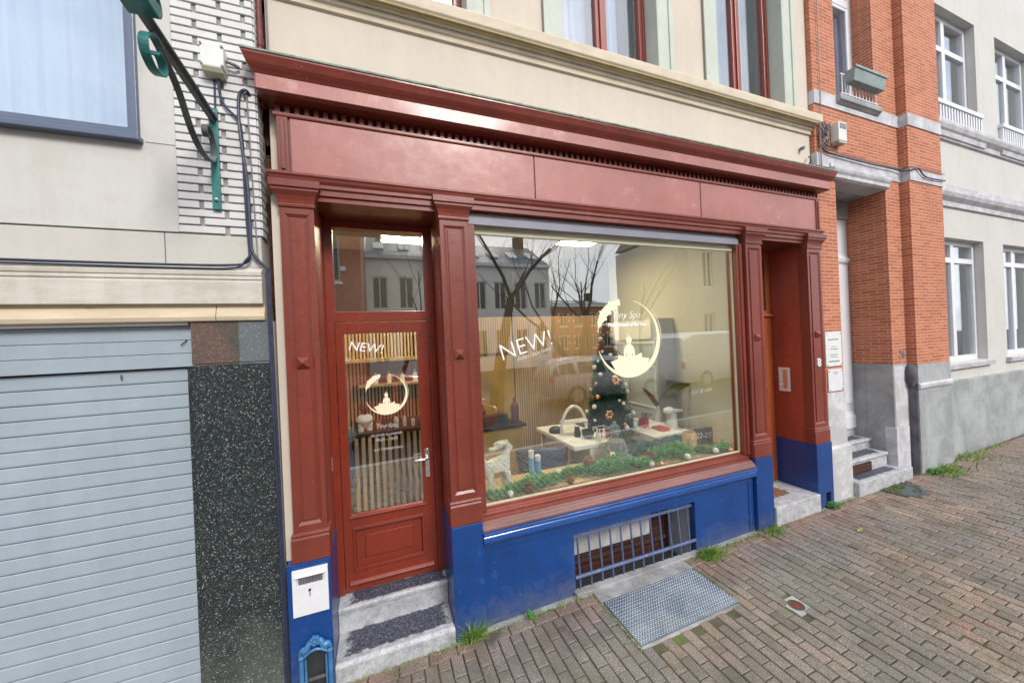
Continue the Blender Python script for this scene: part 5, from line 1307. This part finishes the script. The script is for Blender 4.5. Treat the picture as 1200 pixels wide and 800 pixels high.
for h in hol:
    w=G(); zt=h[3]-.5 if h[3]>5 else h[3]-.30; mid=(h[0]+h[1])/2
    w.wall(h[0],h[1],h[2],h[3],YH+.10,YH+.17,[(h[0]+.07,mid-.05,h[2]+.08,zt-.04),(mid+.05,h[1]-.07,h[2]+.08,zt-.04),(h[0]+.07,mid-.05,zt+.04,h[3]-.07),(mid+.05,h[1]-.07,zt+.04,h[3]-.07)])
    wf=w.build('window',M['white'],wh,bevel=.004); G().box(h[0]+.06,h[1]-.06,YH+.13,YH+.136,h[2]+.06,h[3]-.06).build('pane',M['upglass'],wf)
    wavy(h[0]+.02,h[0]+.40,h[2],h[3],YH+.24,'net_curtain',M['curtain'],wf); wavy(h[1]-.35,h[1]-.02,h[2],h[3],YH+.24,'side_curtain',M['curtaingrey'],wf)
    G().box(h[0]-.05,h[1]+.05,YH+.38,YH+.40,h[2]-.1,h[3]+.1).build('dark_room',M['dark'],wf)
for h in hol[2:]:
    g=G(); g.box(h[0],h[1],YH-.06,YH+.02,5.28,5.34); g.box(h[0],h[1],YH-.06,YH+.02,5.03-.01,5.06)
    x=h[0]+.02
    while x<h[1]-.02: g.box(x,x+.045,YH-.045,YH+.005,5.06,5.28); x+=.085
    g.build('balustrade',M['white'],wh,bevel=.002)
nh=thing('end_house','grey rendered house beyond the white one','house',(16,.3,.1))
g=G(); g.wall(13.2,20,0,9,.05,.35,[(14,15.2,1.5,3.4),(16.5,17.7,1.5,3.4)]); g.box(13.2,20,.5,9,0,9); g.build('wall',M['cream'],nh)

# ------------------------------------------------------------------ pavement fittings
pt=thing('tread_plate','galvanised steel tread plate set in the pavement under the cellar grille','plate',(2.0,-.3,.05))
z0=gz(2.0)-.012
def gslab(g,x0,x1,y0,y1,t0,t1):
    g.add([(x0,y0,gz(x0)+t0),(x1,y0,gz(x1)+t0),(x1,y1,gz(x1)+t0),(x0,y1,gz(x0)+t0),(x0,y0,gz(x0)+t1),(x1,y0,gz(x1)+t1),(x1,y1,gz(x1)+t1),(x0,y1,gz(x0)+t1)],
      [(0,3,2,1),(4,5,6,7),(0,1,5,4),(1,2,6,5),(2,3,7,6),(3,0,4,7)])
g=G(); gslab(g,1.555,2.475,-.565,-.135,-.02,.004)
g.build('sheet',M['plate'],pt,bevel=.002)
g=G(); p=.0225; j=0; y=-.555
while y<-.145:
    x=1.565+(p/2 if j%2 else 0)
    while x<2.465:
        a=.0095;b=.0042; 
        if j%2: pts=[(-a,0),(0,-b),(a,0),(0,b)]
        else: pts=[(-b,0),(0,-a),(b,0),(0,a)]
        z=gz(x)+.0042
        g.add([(x+q[0],y+q[1],z) for q in pts]+[(x+q[0]*.5,y+q[1]*.5,z+.0035) for q in pts],[(0,1,5,4),(1,2,6,5),(2,3,7,6),(3,0,4,7),(4,5,6,7)])
        x+=p
    y+=p*.62; j+=1
g.build('raised_tread',M['tread'],pt,merge=False)
g=G(); gslab(g,1.535,2.495,-.588,.035,-.05,-.006); gslab(g,1.54,2.49,-.134,.02,-.02,.006)
fin(g.build('concrete_surround',M['concrete'],pt,bevel=.003))
# round manhole cover
mh=thing('manhole_cover','round rusty iron manhole cover edged with moss near the porch steps','manhole cover',(5.82,-.10,.13))
g=G()
def disc(g,cx,cy,r0,r1,t0,t1,n=40,sy=1):
    vs=[]
    for r,t in ((r0,t0),(r0,t1),(r1,t1),(r1,t0)):
        for i in range(n): a=2*PI*i/n; x=cx+r*math.cos(a); vs.append((x,cy+r*math.sin(a),gz(x)+t))
    g.add(vs,[(k*n+i,k*n+(i+1)%n,(k+1)%4*n+(i+1)%n,(k+1)%4*n+i) for k in range(4) for i in range(n)])
disc(g,5.82,-.10,.19,.235,-.03,.004); g.build('rim',M['tealdark'],mh,bevel=.002)
g=G(); disc(g,5.82,-.10,.001,.185,-.03,-.001); g.build('lid',M['tealdark'],mh)
g=G(); random.seed(9)
for i in range(900):
    a=random.uniform(0,2*PI); r=.235*math.sqrt(random.random()); x=5.82+r*math.cos(a)-.03; y=-.10+r*math.sin(a)+.05
    if noise.noise(Vector((x*7,y*7,1)))<-.1: continue
    needle_tuft(g,(x,y,gz(x)+.002),3,.014,.003,.8)
fin(g.build('moss',M['mossgreen'],merge=False),'yellow green moss covering the manhole cover','moss',kind='stuff')
vc=thing('valve_cover','small round rusty valve cover in a square paving stone','valve cover',(2.81,-.76,.07))
g=G(); gslab(g,2.735,2.885,-.835,-.685,-.03,-.001); g.build('surround_stone',M['greystone'],vc,bevel=.004)
g=G(); disc(g,2.81,-.76,.036,.052,-.02,.003,24); g.build('ring',M['bark'],vc)
g=G(); disc(g,2.81,-.76,.001,.034,-.02,.001,24); g.build('cap',M['rust'],vc)
# small dead leaves and litter
random.seed(12)
for k,(x,y,mt,lb_) in enumerate(((4.35,-.42,'leafolive','yellowed fallen leaf on the pavers in front of the pale doorstep'),(5.35,-1.2,'bark','dark wet leaf on the pavers toward the right edge'),(6.1,-1.05,'bark','blackish leaf litter right of the valve cover, near the photo edge'),(1.75,-1.05,'offwhite','tiny white pebble on the pavers in front of the tread plate'),(1.05,-.72,'offwhite','white paper scrap on the pavers left of the tread plate'))):
    g=G(); n=9; s=.045 if mt!='offwhite' else .012
    g.add([(x+s*math.cos(2*PI*i/n)*(1+.5*math.sin(i*3)),y+s*.6*math.sin(2*PI*i/n),gz(x)+.010+.006*math.sin(i*2)) for i in range(n)]+[(x,y,gz(x)+.006)],[(i,(i+1)%n,n) for i in range(n)])
    fin(g.build('fallen_leaf' if mt!='offwhite' else 'litter',M[mt]),lb_,'leaf' if mt!='offwhite' else 'litter')
# grass tufts & weeds
def tuft(label,x,y,n,L,lean=(0,0),w=.003,spread=.03,mat='grass',name='grass_tuft'):
    g=G()
    for i in range(n):
        a=random.uniform(0,2*PI); l=L*random.uniform(.45,1.1); out=random.uniform(.15,.9)
        b=Vector((x+random.gauss(0,spread),y+random.gauss(0,spread*.6),0)); b.z=gz(b.x)-.005
        d=Vector((math.cos(a)*out+lean[0],math.sin(a)*out*.6+lean[1]-.15,1)).normalized(); s=Vector((-d.y,d.x,0)).normalized()*w
        pts=[];m=5
        for k in range(m+1):
            t=k/m; p=b+d*l*t+Vector((lean[0]*.5+math.cos(a)*out*.3,lean[1]*.4-.1,-.55*out))*l*t*t
            p.z=max(p.z,gz(p.x)+.003); q=s*(1-t)**.7; pts+=[p-q,p+q]
        g.add(pts,[(2*k,2*k+1,2*k+3,2*k+2) for k in range(m)])
    return fin(g.build(name,M[mat],merge=False),label,'grass',group='weeds along the foot of the facade')
random.seed(14)
tuft('long drooping grass tuft beside the end of the worn doorstep',.53,-.045,150,.24,(.05,-.1),.0032,.026)
tuft('dense bright green weed clump at the right corner of the cellar grille',2.76,-.07,480,.11,(0,-.1),.0040,.060)
tuft('low green weeds under the blue pedestal left of the pale doorstep',3.62,-.06,360,.075,(0,-.1),.0035,.085)
tuft('sparse grass blades in a joint between doorstep and tread plate',1.02,-.05,30,.035,(0,0),.003,.03)
tuft('weeds growing at the foot of the stained plinth corner',6.9,-.12,240,.12,(0,-.1),.006,.13)
tuft('thin grass along the plinth near the right edge of the photo',7.8,-.05,160,.12,(0,-.1),.005,.2)
tuft('small leafy weed beside the threshold of the last pedestal',1.40,-.03,26,.03,(0,0),.003,.015)
def leafy(label,x,y,n,r):
    g=G()
    for i in range(n):
        a=random.uniform(0,2*PI); q=r*math.sqrt(random.random()); px,py=x+q*math.cos(a),y+q*math.sin(a)*.6; z=gz(px)+random.uniform(.01,.09)*(1-q/r*.6)
        s=random.uniform(.010,.020); d=Vector((math.cos(a),math.sin(a),random.uniform(-.2,.5))).normalized(); u=d.cross(Vector((0,0,1))).normalized(); c=Vector((px,py,z))
        g.add([c-d*s,c+u*s*.5,c+d*s,c-u*s*.5],[(0,1,2,3)])
        g.tube([(x,y,gz(x)),tuple(c-d*s)],.0009,3)
    return fin(g.build('leafy_weed',M['weed'],merge=False),label,'weed',group='weeds along the foot of the facade')
leafy('leafy green weed at the foot of the last blue pedestal',4.66,-.05,110,.085)
leafy('leafy weed in the joint under the brick pilaster corner',6.72,-.10,120,.14)
leafy('small leafy weed between the long grass tuft and the cellar grille',.98,-.04,25,.035)
for k,(a,b,n) in enumerate(((-.3,.44,60),(.5,1.45,90),(2.75,3.7,140),(4.6,5.15,60),(6.5,9.0,420))):
    g=G()
    for i in range(n):
        x=random.uniform(a,b); y=-.022-abs(random.gauss(0,.035)); l=random.uniform(.012,.05)*(1.5 if a>6 else 1)
        an=random.uniform(0,2*PI); d=Vector((math.cos(an)*.6,math.sin(an)*.6,1)).normalized()*l; w_=Vector((-math.sin(an),math.cos(an),0))*.0022; p=Vector((x,y,gz(x)-.004))
        g.add([p-w_,p+w_,p+d*.6+w_*.7,p+d+Vector((d.x,d.y,-.2*l)),p+d*.6-w_*.7],[(0,1,2,3,4)])
    fin(g.build('short_grass',M['grass'],merge=False),'short sparse grass sprouting in the joint along the foot of the facade','grass',kind='stuff')
# moss and dirt in the angle of wall and pavement
g=G(); random.seed(18)
for i in range(2600):
    x=random.uniform(-.4,7.4); 
    if noise.noise(Vector((x*2.2,0,3)))<-.12: continue
    y=-.018-abs(random.gauss(0,.03)); 
    if 1.5<x<2.5: continue
    if 3.7<x<4.5: y-=.02
    if 5.1<x<6.4: y-=.04
    if -.4<x<.45: y-=.0
    needle_tuft(g,(x,y,gz(x)-.004),2,.012,.0025,.8)
for i in range(500):
    x=random.choice((1.535,2.49))+random.gauss(0,.008); needle_tuft(g,(x,random.uniform(-.6,-.02),gz(x)-.002),2,.011,.0025,.8)
fin(g.build('joint_moss',M['mossgreen'],merge=False),'moss in the joint at the foot of the facade','moss',kind='stuff')
g=G(); gslab(g,-.40,5.16,-.022,.03,-.05,-.001); fin(g.build('pavement_edge',M['concrete'],bevel=.003),'thin pale mortar strip where the wall meets the pavement','pavement',kind='structure')

# ------------------------------------------------------------------ other side of the street (seen mirrored in the glass)
def house(name,label,x0,x1,y,h,mat,roofh,wins,frame='white',roof=True,storeys=2,bands=False):
    """facade facing +Y at y"""
    t=thing(name,label,'house',((x0+x1)/2,y,-.1))
    hol=[]; n=wins; w=(x1-x0)/n; sh=(h-.6)/storeys
    for s in range(storeys):
        for i in range(n): c=x0+w*(i+.5); hol.append((c-.48,c+.48,s*sh+.95,s*sh+.95+sh*.58))
    g=G(); g.wall(x0,x1,-.3,h,-(y),-(y)+.3,hol); g.v=[(v[0],-v[1],v[2]) for v in g.v]; g.build('wall',M[mat],t)
    g=G(); g.box(x0,x1,y-8,y-.32,-.3,h); g.build('house_body',M[mat],t)
    for q in hol:
        g=G(); g.wall(q[0],q[1],q[2],q[3],-y+.1,-y+.18,[(q[0]+.08,(q[0]+q[1])/2-.04,q[2]+.08,q[3]-.08),((q[0]+q[1])/2+.04,q[1]-.08,q[2]+.08,q[3]-.08)])
        g.v=[(v[0],-v[1],v[2]) for v in g.v]; f=g.build('window',M[frame],t)
        g=G(); g.box(q[0],q[1],y-.2,y-.16,q[2],q[3]); g.build('pane',M['carglass'],f)
    if bands:
        g=G()
        for q in hol: 
            g.box(q[0]-.25,q[0]-.02,y+.001,y+.02,q[3]-.2,q[3]);g.box(q[1]+.02,q[1]+.25,y+.001,y+.02,q[3]-.2,q[3]); g.box(q[0]-.25,q[0]-.02,y+.001,y+.02,q[2]+.5,q[2]+.7);g.box(q[1]+.02,q[1]+.25,y+.001,y+.02,q[2]+.5,q[2]+.7); g.box(q[0]-.1,q[1]+.1,y+.001,y+.06,q[2]-.15,q[2]-.02)
        g.build('stone_bands',M['whitehouse'],t)
    g=G(); g.box(x0-.0,x1+.0,y-.1,y+.25,h,h+.22); g.build('cornice',M['whitehouse'],t)
    g=G(); g.prism([(y+.1,h+.221),(y-8.1,h+.221),(y-4,h+roofh)],x0,x1,'x'); r=g.build('roof',M['slateroof'],t)
    g=G()
    for c in (x0+.8,x1-1.2): g.box(c,c+.7,y-4.4,y-3.6,h+roofh-1.0,h+roofh+.9)
    g.each('chimney',M['oldbrick'],r)
    if roof:
        g=G()
        sl=(roofh-.22)/4.1; zf=lambda q: h+.22+sl*q
        for i in range(n): c=x0+w*(i+.5); g.prism([(y+.1-1.2,zf(1.2)+.02),(y+.1-2.4,zf(2.4)+.02),(y+.1-2.4,zf(2.4)+.10),(y+.1-1.2,zf(1.2)+.10)],c-.35,c+.35,'x')
        g.each('roof_light',M['whitehouse'],r)
    return t
house('row_house','white two storey row house with slate roof across the street',-.6,6.2,-22,8.0,'whitehouse',2.6,4)
house('row_house','white row house with chimneys across the street, second of its row',6.2,12.6,-22,7.6,'whitehouse',2.6,4)
house('row_house','brick row house with pale stone bands across the street',14.5,26,-32,5.6,'redbrick',1.2,6,bands=True)
house('row_house','cream house with small windows across the street',20.5,31,-16,9.4,'cream',3,3)
house('row_house','brick house with turquoise window frames across the street',-9,-.62,-15,9.2,'redbrick',3,3,frame='sage',bands=True)
house('row_house','grey rendered house across the street beside the turquoise windows',-20,-9.02,-15,8.5,'whitehouse',3,5)
def bare_tree(label,x,y,h,r,seed,stems=1):
    random.seed(seed); t=thing('bare_tree',label,'tree',(x,y,-.1)); g=G(); tw=G()
    def br(p,d,l,rad,lev):
        pts=[p];rr=[rad];q=Vector(p);dd=Vector(d)
        for i in range(4): dd=(dd+Vector((random.gauss(0,.10),random.gauss(0,.10),.05 if lev>1 else .02))).normalized(); q=q+dd*l/4; pts.append(q.copy()); rr.append(rad*(1-.13*(i+1)))
        (g if lev<3 else tw).tube(pts,rr,7 if lev<2 else 4,cap=False)
        if lev>=5 or rad<.006: return
        for k in range(3 if lev<4 else 2):
            b=pts[random.choice((2,3,4)) if lev else random.choice((3,4,4))]
            a=random.uniform(0,2*PI); s=random.uniform(.35,.8)
            nd=(dd+Vector((math.cos(a)*s,math.sin(a)*s,random.uniform(-.05,.45)))).normalized(); br(b,nd,l*random.uniform(.6,.85),rr[-1]*random.uniform(.5,.75),lev+1)
    for k in range(stems):
        br(Vector((x+.2*k,y,-.1)),Vector((random.gauss(0,.06)+(.25*(k-(stems-1)/2)),0,1)).normalized(),h*.40,r,0)
    g.build('trunk',M['bark'],t,merge=False); tw.build('twigs',M['bark'],t,merge=False); return t
bare_tree('thick bare plane tree close to the red car',3.2,-7.4,9,.24,3)
bare_tree('many stemmed bare street tree behind the silver car',8.6,-11.5,9,.20,5,3)
bare_tree('slim bare tree in front of the turquoise windows',.6,-12.5,8,.12,8)
bare_tree('bare tree beyond the white van',13,-12.5,8,.14,13)
def car(name,label,mat,loc,rot,L,W,H,kind='estate'):
    t=thing(name,label,'car',loc); Mx=Matrix.Translation(loc)@Matrix.Rotation(rot,4,'Z')
    # stations along the length: x, bottom, belt, roof, half width belt, half width roof
    if kind=='van': S=[(-.5,.30,1.0,1.02,.44,.42),(-.49,.25,1.1,1.80,.48,.42),(-.40,.22,1.15,1.98,.49,.43),(.20,.22,1.15,1.98,.49,.43),(.30,.22,1.12,1.85,.49,.40),(.40,.22,1.05,1.12,.49,.46),(.47,.25,.88,.90,.47,.44),(.50,.32,.70,.71,.42,.40)]
    else: S=[(-.5,.42,.80,.82,.40,.38),(-.485,.28,.95,1.18,.46,.36),(-.44,.24,.98,1.42,.485,.34),(-.30,.22,.98,1.50,.49,.345),(-.05,.22,.96,1.51,.49,.345),(.08,.22,.95,1.46,.49,.34),(.22,.22,.93,1.02,.49,.42),(.38,.22,.84,.86,.48,.40),(.47,.25,.70,.72,.45,.38),(.50,.32,.56,.57,.38,.34)]
    k=H/ (1.98 if kind=='van' else 1.51)
    prof=[];
    for (x,b,bl,rf,wb,wr) in S:
        b*=k;bl*=k;rf*=k; wb*=W;wr*=W
        half=[(wb*.92,b),(wb,b+.10),(wb*1.0,(b+bl)/2),(wb*.985,bl),(wr+.02,rf-.10 if rf-bl>.15 else rf),(wr*.86,rf),(0,rf+.015)]
        ring=[(x*L,-p[0],p[1]) for p in half]+[(x*L,p[0],p[1]) for p in half[-2::-1]]
        prof.append(ring)
    n=len(prof[0]); vs=[v for r in prof for v in r]; fs=[]
    for i in range(len(prof)-1):
        for j in range(n): fs.append((i*n+j,i*n+(j+1)%n,(i+1)*n+(j+1)%n,(i+1)*n+j))
    fs+=[tuple(range(n)),tuple(range((len(prof)-1)*n,len(prof)*n))[::-1]]
    g=G(); g.m=Mx; g.add(vs,fs); g.build('body',M[mat],t,smooth=True)
    # glass band
    g=G(); g.m=Mx
    for i in range(1 if kind!='van' else 4,len(S)-3):
        a,b=prof[i],prof[i+1]
        for s in (3,n-5):
            p=[Vector(a[s]),Vector(b[s]),Vector(b[s+1]),Vector(a[s+1])]
            if (p[3]-p[0]).length<.15 and (p[2]-p[1]).length<.15: continue
            c=sum(p,Vector())/4; off=Vector((0,-.008 if s==3 else .008,.003)); q=[c+(v-c)*.86+off for v in p]; g.add([tuple(v) for v in q],[(0,1,2,3)])
    for i in ((1,) if True else ()):
        a,b=prof[1],prof[2]; p=[Vector(a[3]),Vector(a[n-4]),Vector(b[n-5]),Vector(b[4])]; c=sum(p,Vector())/4; g.add([tuple(c+(v-c)*.8+Vector((-.03,0,.0))) for v in p],[(0,1,2,3)])
    g.build('windows',M['carglass'],t)
    for sx in (-.31,.32):
        for sy in (-1,1):
            g=G(); g.m=Mx; y=sy*W*.45; g.tube([(sx*L,y-.10*1,.32),(sx*L,y+.10,.32)],.32,20); w_=g.build('wheel',M['tyre'],t,bevel=.02)
            g=G(); g.m=Mx; g.tube([(sx*L,y-.105,.32),(sx*L,y+.105,.32)],.20,12); g.build('rim',M['silver'],w_)
    g=G(); g.m=Mx
    for sy in (-1,1): g.box(-.50*L-.01,-.485*L,sy*W*.42-.08,sy*W*.42+.08,.75,1.0)
    g.each('tail_light',M['crimson'],t)
    g=G(); g.m=Mx
    for sy in (-1,1): g.box(.478*L,.492*L,sy*W*.38-.12,sy*W*.38+.12,.55,.68)
    g.each('headlight',M['white'],t)
    return t
car('parked_car','silver estate car parked across the street',M and 'silver',(7.25,-7.9,-.02),R(2),4.5,1.8,1.50)
car('parked_car','red hatchback parked across the street','carred',(.6,-6.2,-.12),R(4),4.1,1.8,1.50)
car('parked_van','white van parked across the street','carwhite',(12.9,-8.0,.08),R(0),5.2,2.0,2.05,'van')

# ------------------------------------------------------------------ camera
F=415.;ga=math.atan(F/1100.);ro=R(2.5)
f=Vector((math.sin(ga),math.cos(ga),0)); r0=Vector((math.cos(ga),-math.sin(ga),0)); u0=Vector((0,0,1))
Rv=math.cos(ro)*r0-math.sin(ro)*u0; Uv=math.sin(ro)*r0+math.cos(ro)*u0
cam=bpy.data.cameras.new('camera'); co_=bpy.data.objects.new('camera',cam); COL.objects.link(co_)
cam.sensor_width=36; cam.lens=F/1200*36; cam.shift_y=-1/1200; cam.clip_start=.05; cam.clip_end=500
co_.matrix_world=Matrix(((Rv.x,Uv.x,-f.x,0),(Rv.y,Uv.y,-f.y,-2.5),(Rv.z,Uv.z,-f.z,2.12),(0,0,0,1)))
scene.camera=co_

# ------------------------------------------------------------------ light
w=bpy.data.worlds.new('World'); scene.world=w; w.use_nodes=True; nt=w.node_tree; bg=nt.nodes['Background']
sky=nt.nodes.new('ShaderNodeTexSky'); sky.sky_type='NISHITA'; sky.sun_disc=False
SUN_EL,SUN_AZ=37,166   # azimuth measured clockwise from +Y
sky.sun_elevation=R(SUN_EL); sky.sun_rotation=R(SUN_AZ); sky.air_density=1.0; sky.dust_density=2.5; sky.ozone_density=1
co=nt.nodes.new('ShaderNodeTexCoord'); nz=nt.nodes.new('ShaderNodeTexNoise'); nz.inputs['Scale'].default_value=2.6; nz.inputs['Detail'].default_value=8; nz.inputs['Roughness'].default_value=.6
mp=nt.nodes.new('ShaderNodeMapping'); mp.inputs['Scale'].default_value=(1,1,2.2); nt.links.new(co.outputs['Generated'],mp.inputs[0]); nt.links.new(mp.outputs[0],nz.inputs['Vector'])
cr=nt.nodes.new('ShaderNodeValToRGB'); cr.color_ramp.elements[0].position=.36; cr.color_ramp.elements[1].position=.60; nt.links.new(nz.outputs[0],cr.inputs[0])
cr.color_ramp.elements[0].color=(.35,.35,.35,1)
mx=nt.nodes.new('ShaderNodeMix'); mx.data_type='RGBA'; nt.links.new(cr.outputs[0],mx.inputs[0]); nt.links.new(sky.outputs[0],mx.inputs[6]); mx.inputs[7].default_value=(9.0,9.4,10.0,1)
nt.links.new(mx.outputs[2],bg.inputs[0]); bg.inputs[1].default_value=.13
sl=bpy.data.lights.new('sun','SUN'); sl.energy=1.9; sl.angle=R(16); sl.color=(1,.96,.90)
so=bpy.data.objects.new('sun',sl); COL.objects.link(so)
az=R(SUN_AZ); el=R(SUN_EL); dv=Vector((math.sin(az)*math.cos(el),math.cos(az)*math.cos(el),math.sin(el)))
so.rotation_euler=dv.to_track_quat('Z','Y').to_euler(); so.location=dv*20
scene.view_settings.view_transform='Standard'; scene.view_settings.look='None'; scene.view_settings.gamma=1; scene.view_settings.exposure=0.52
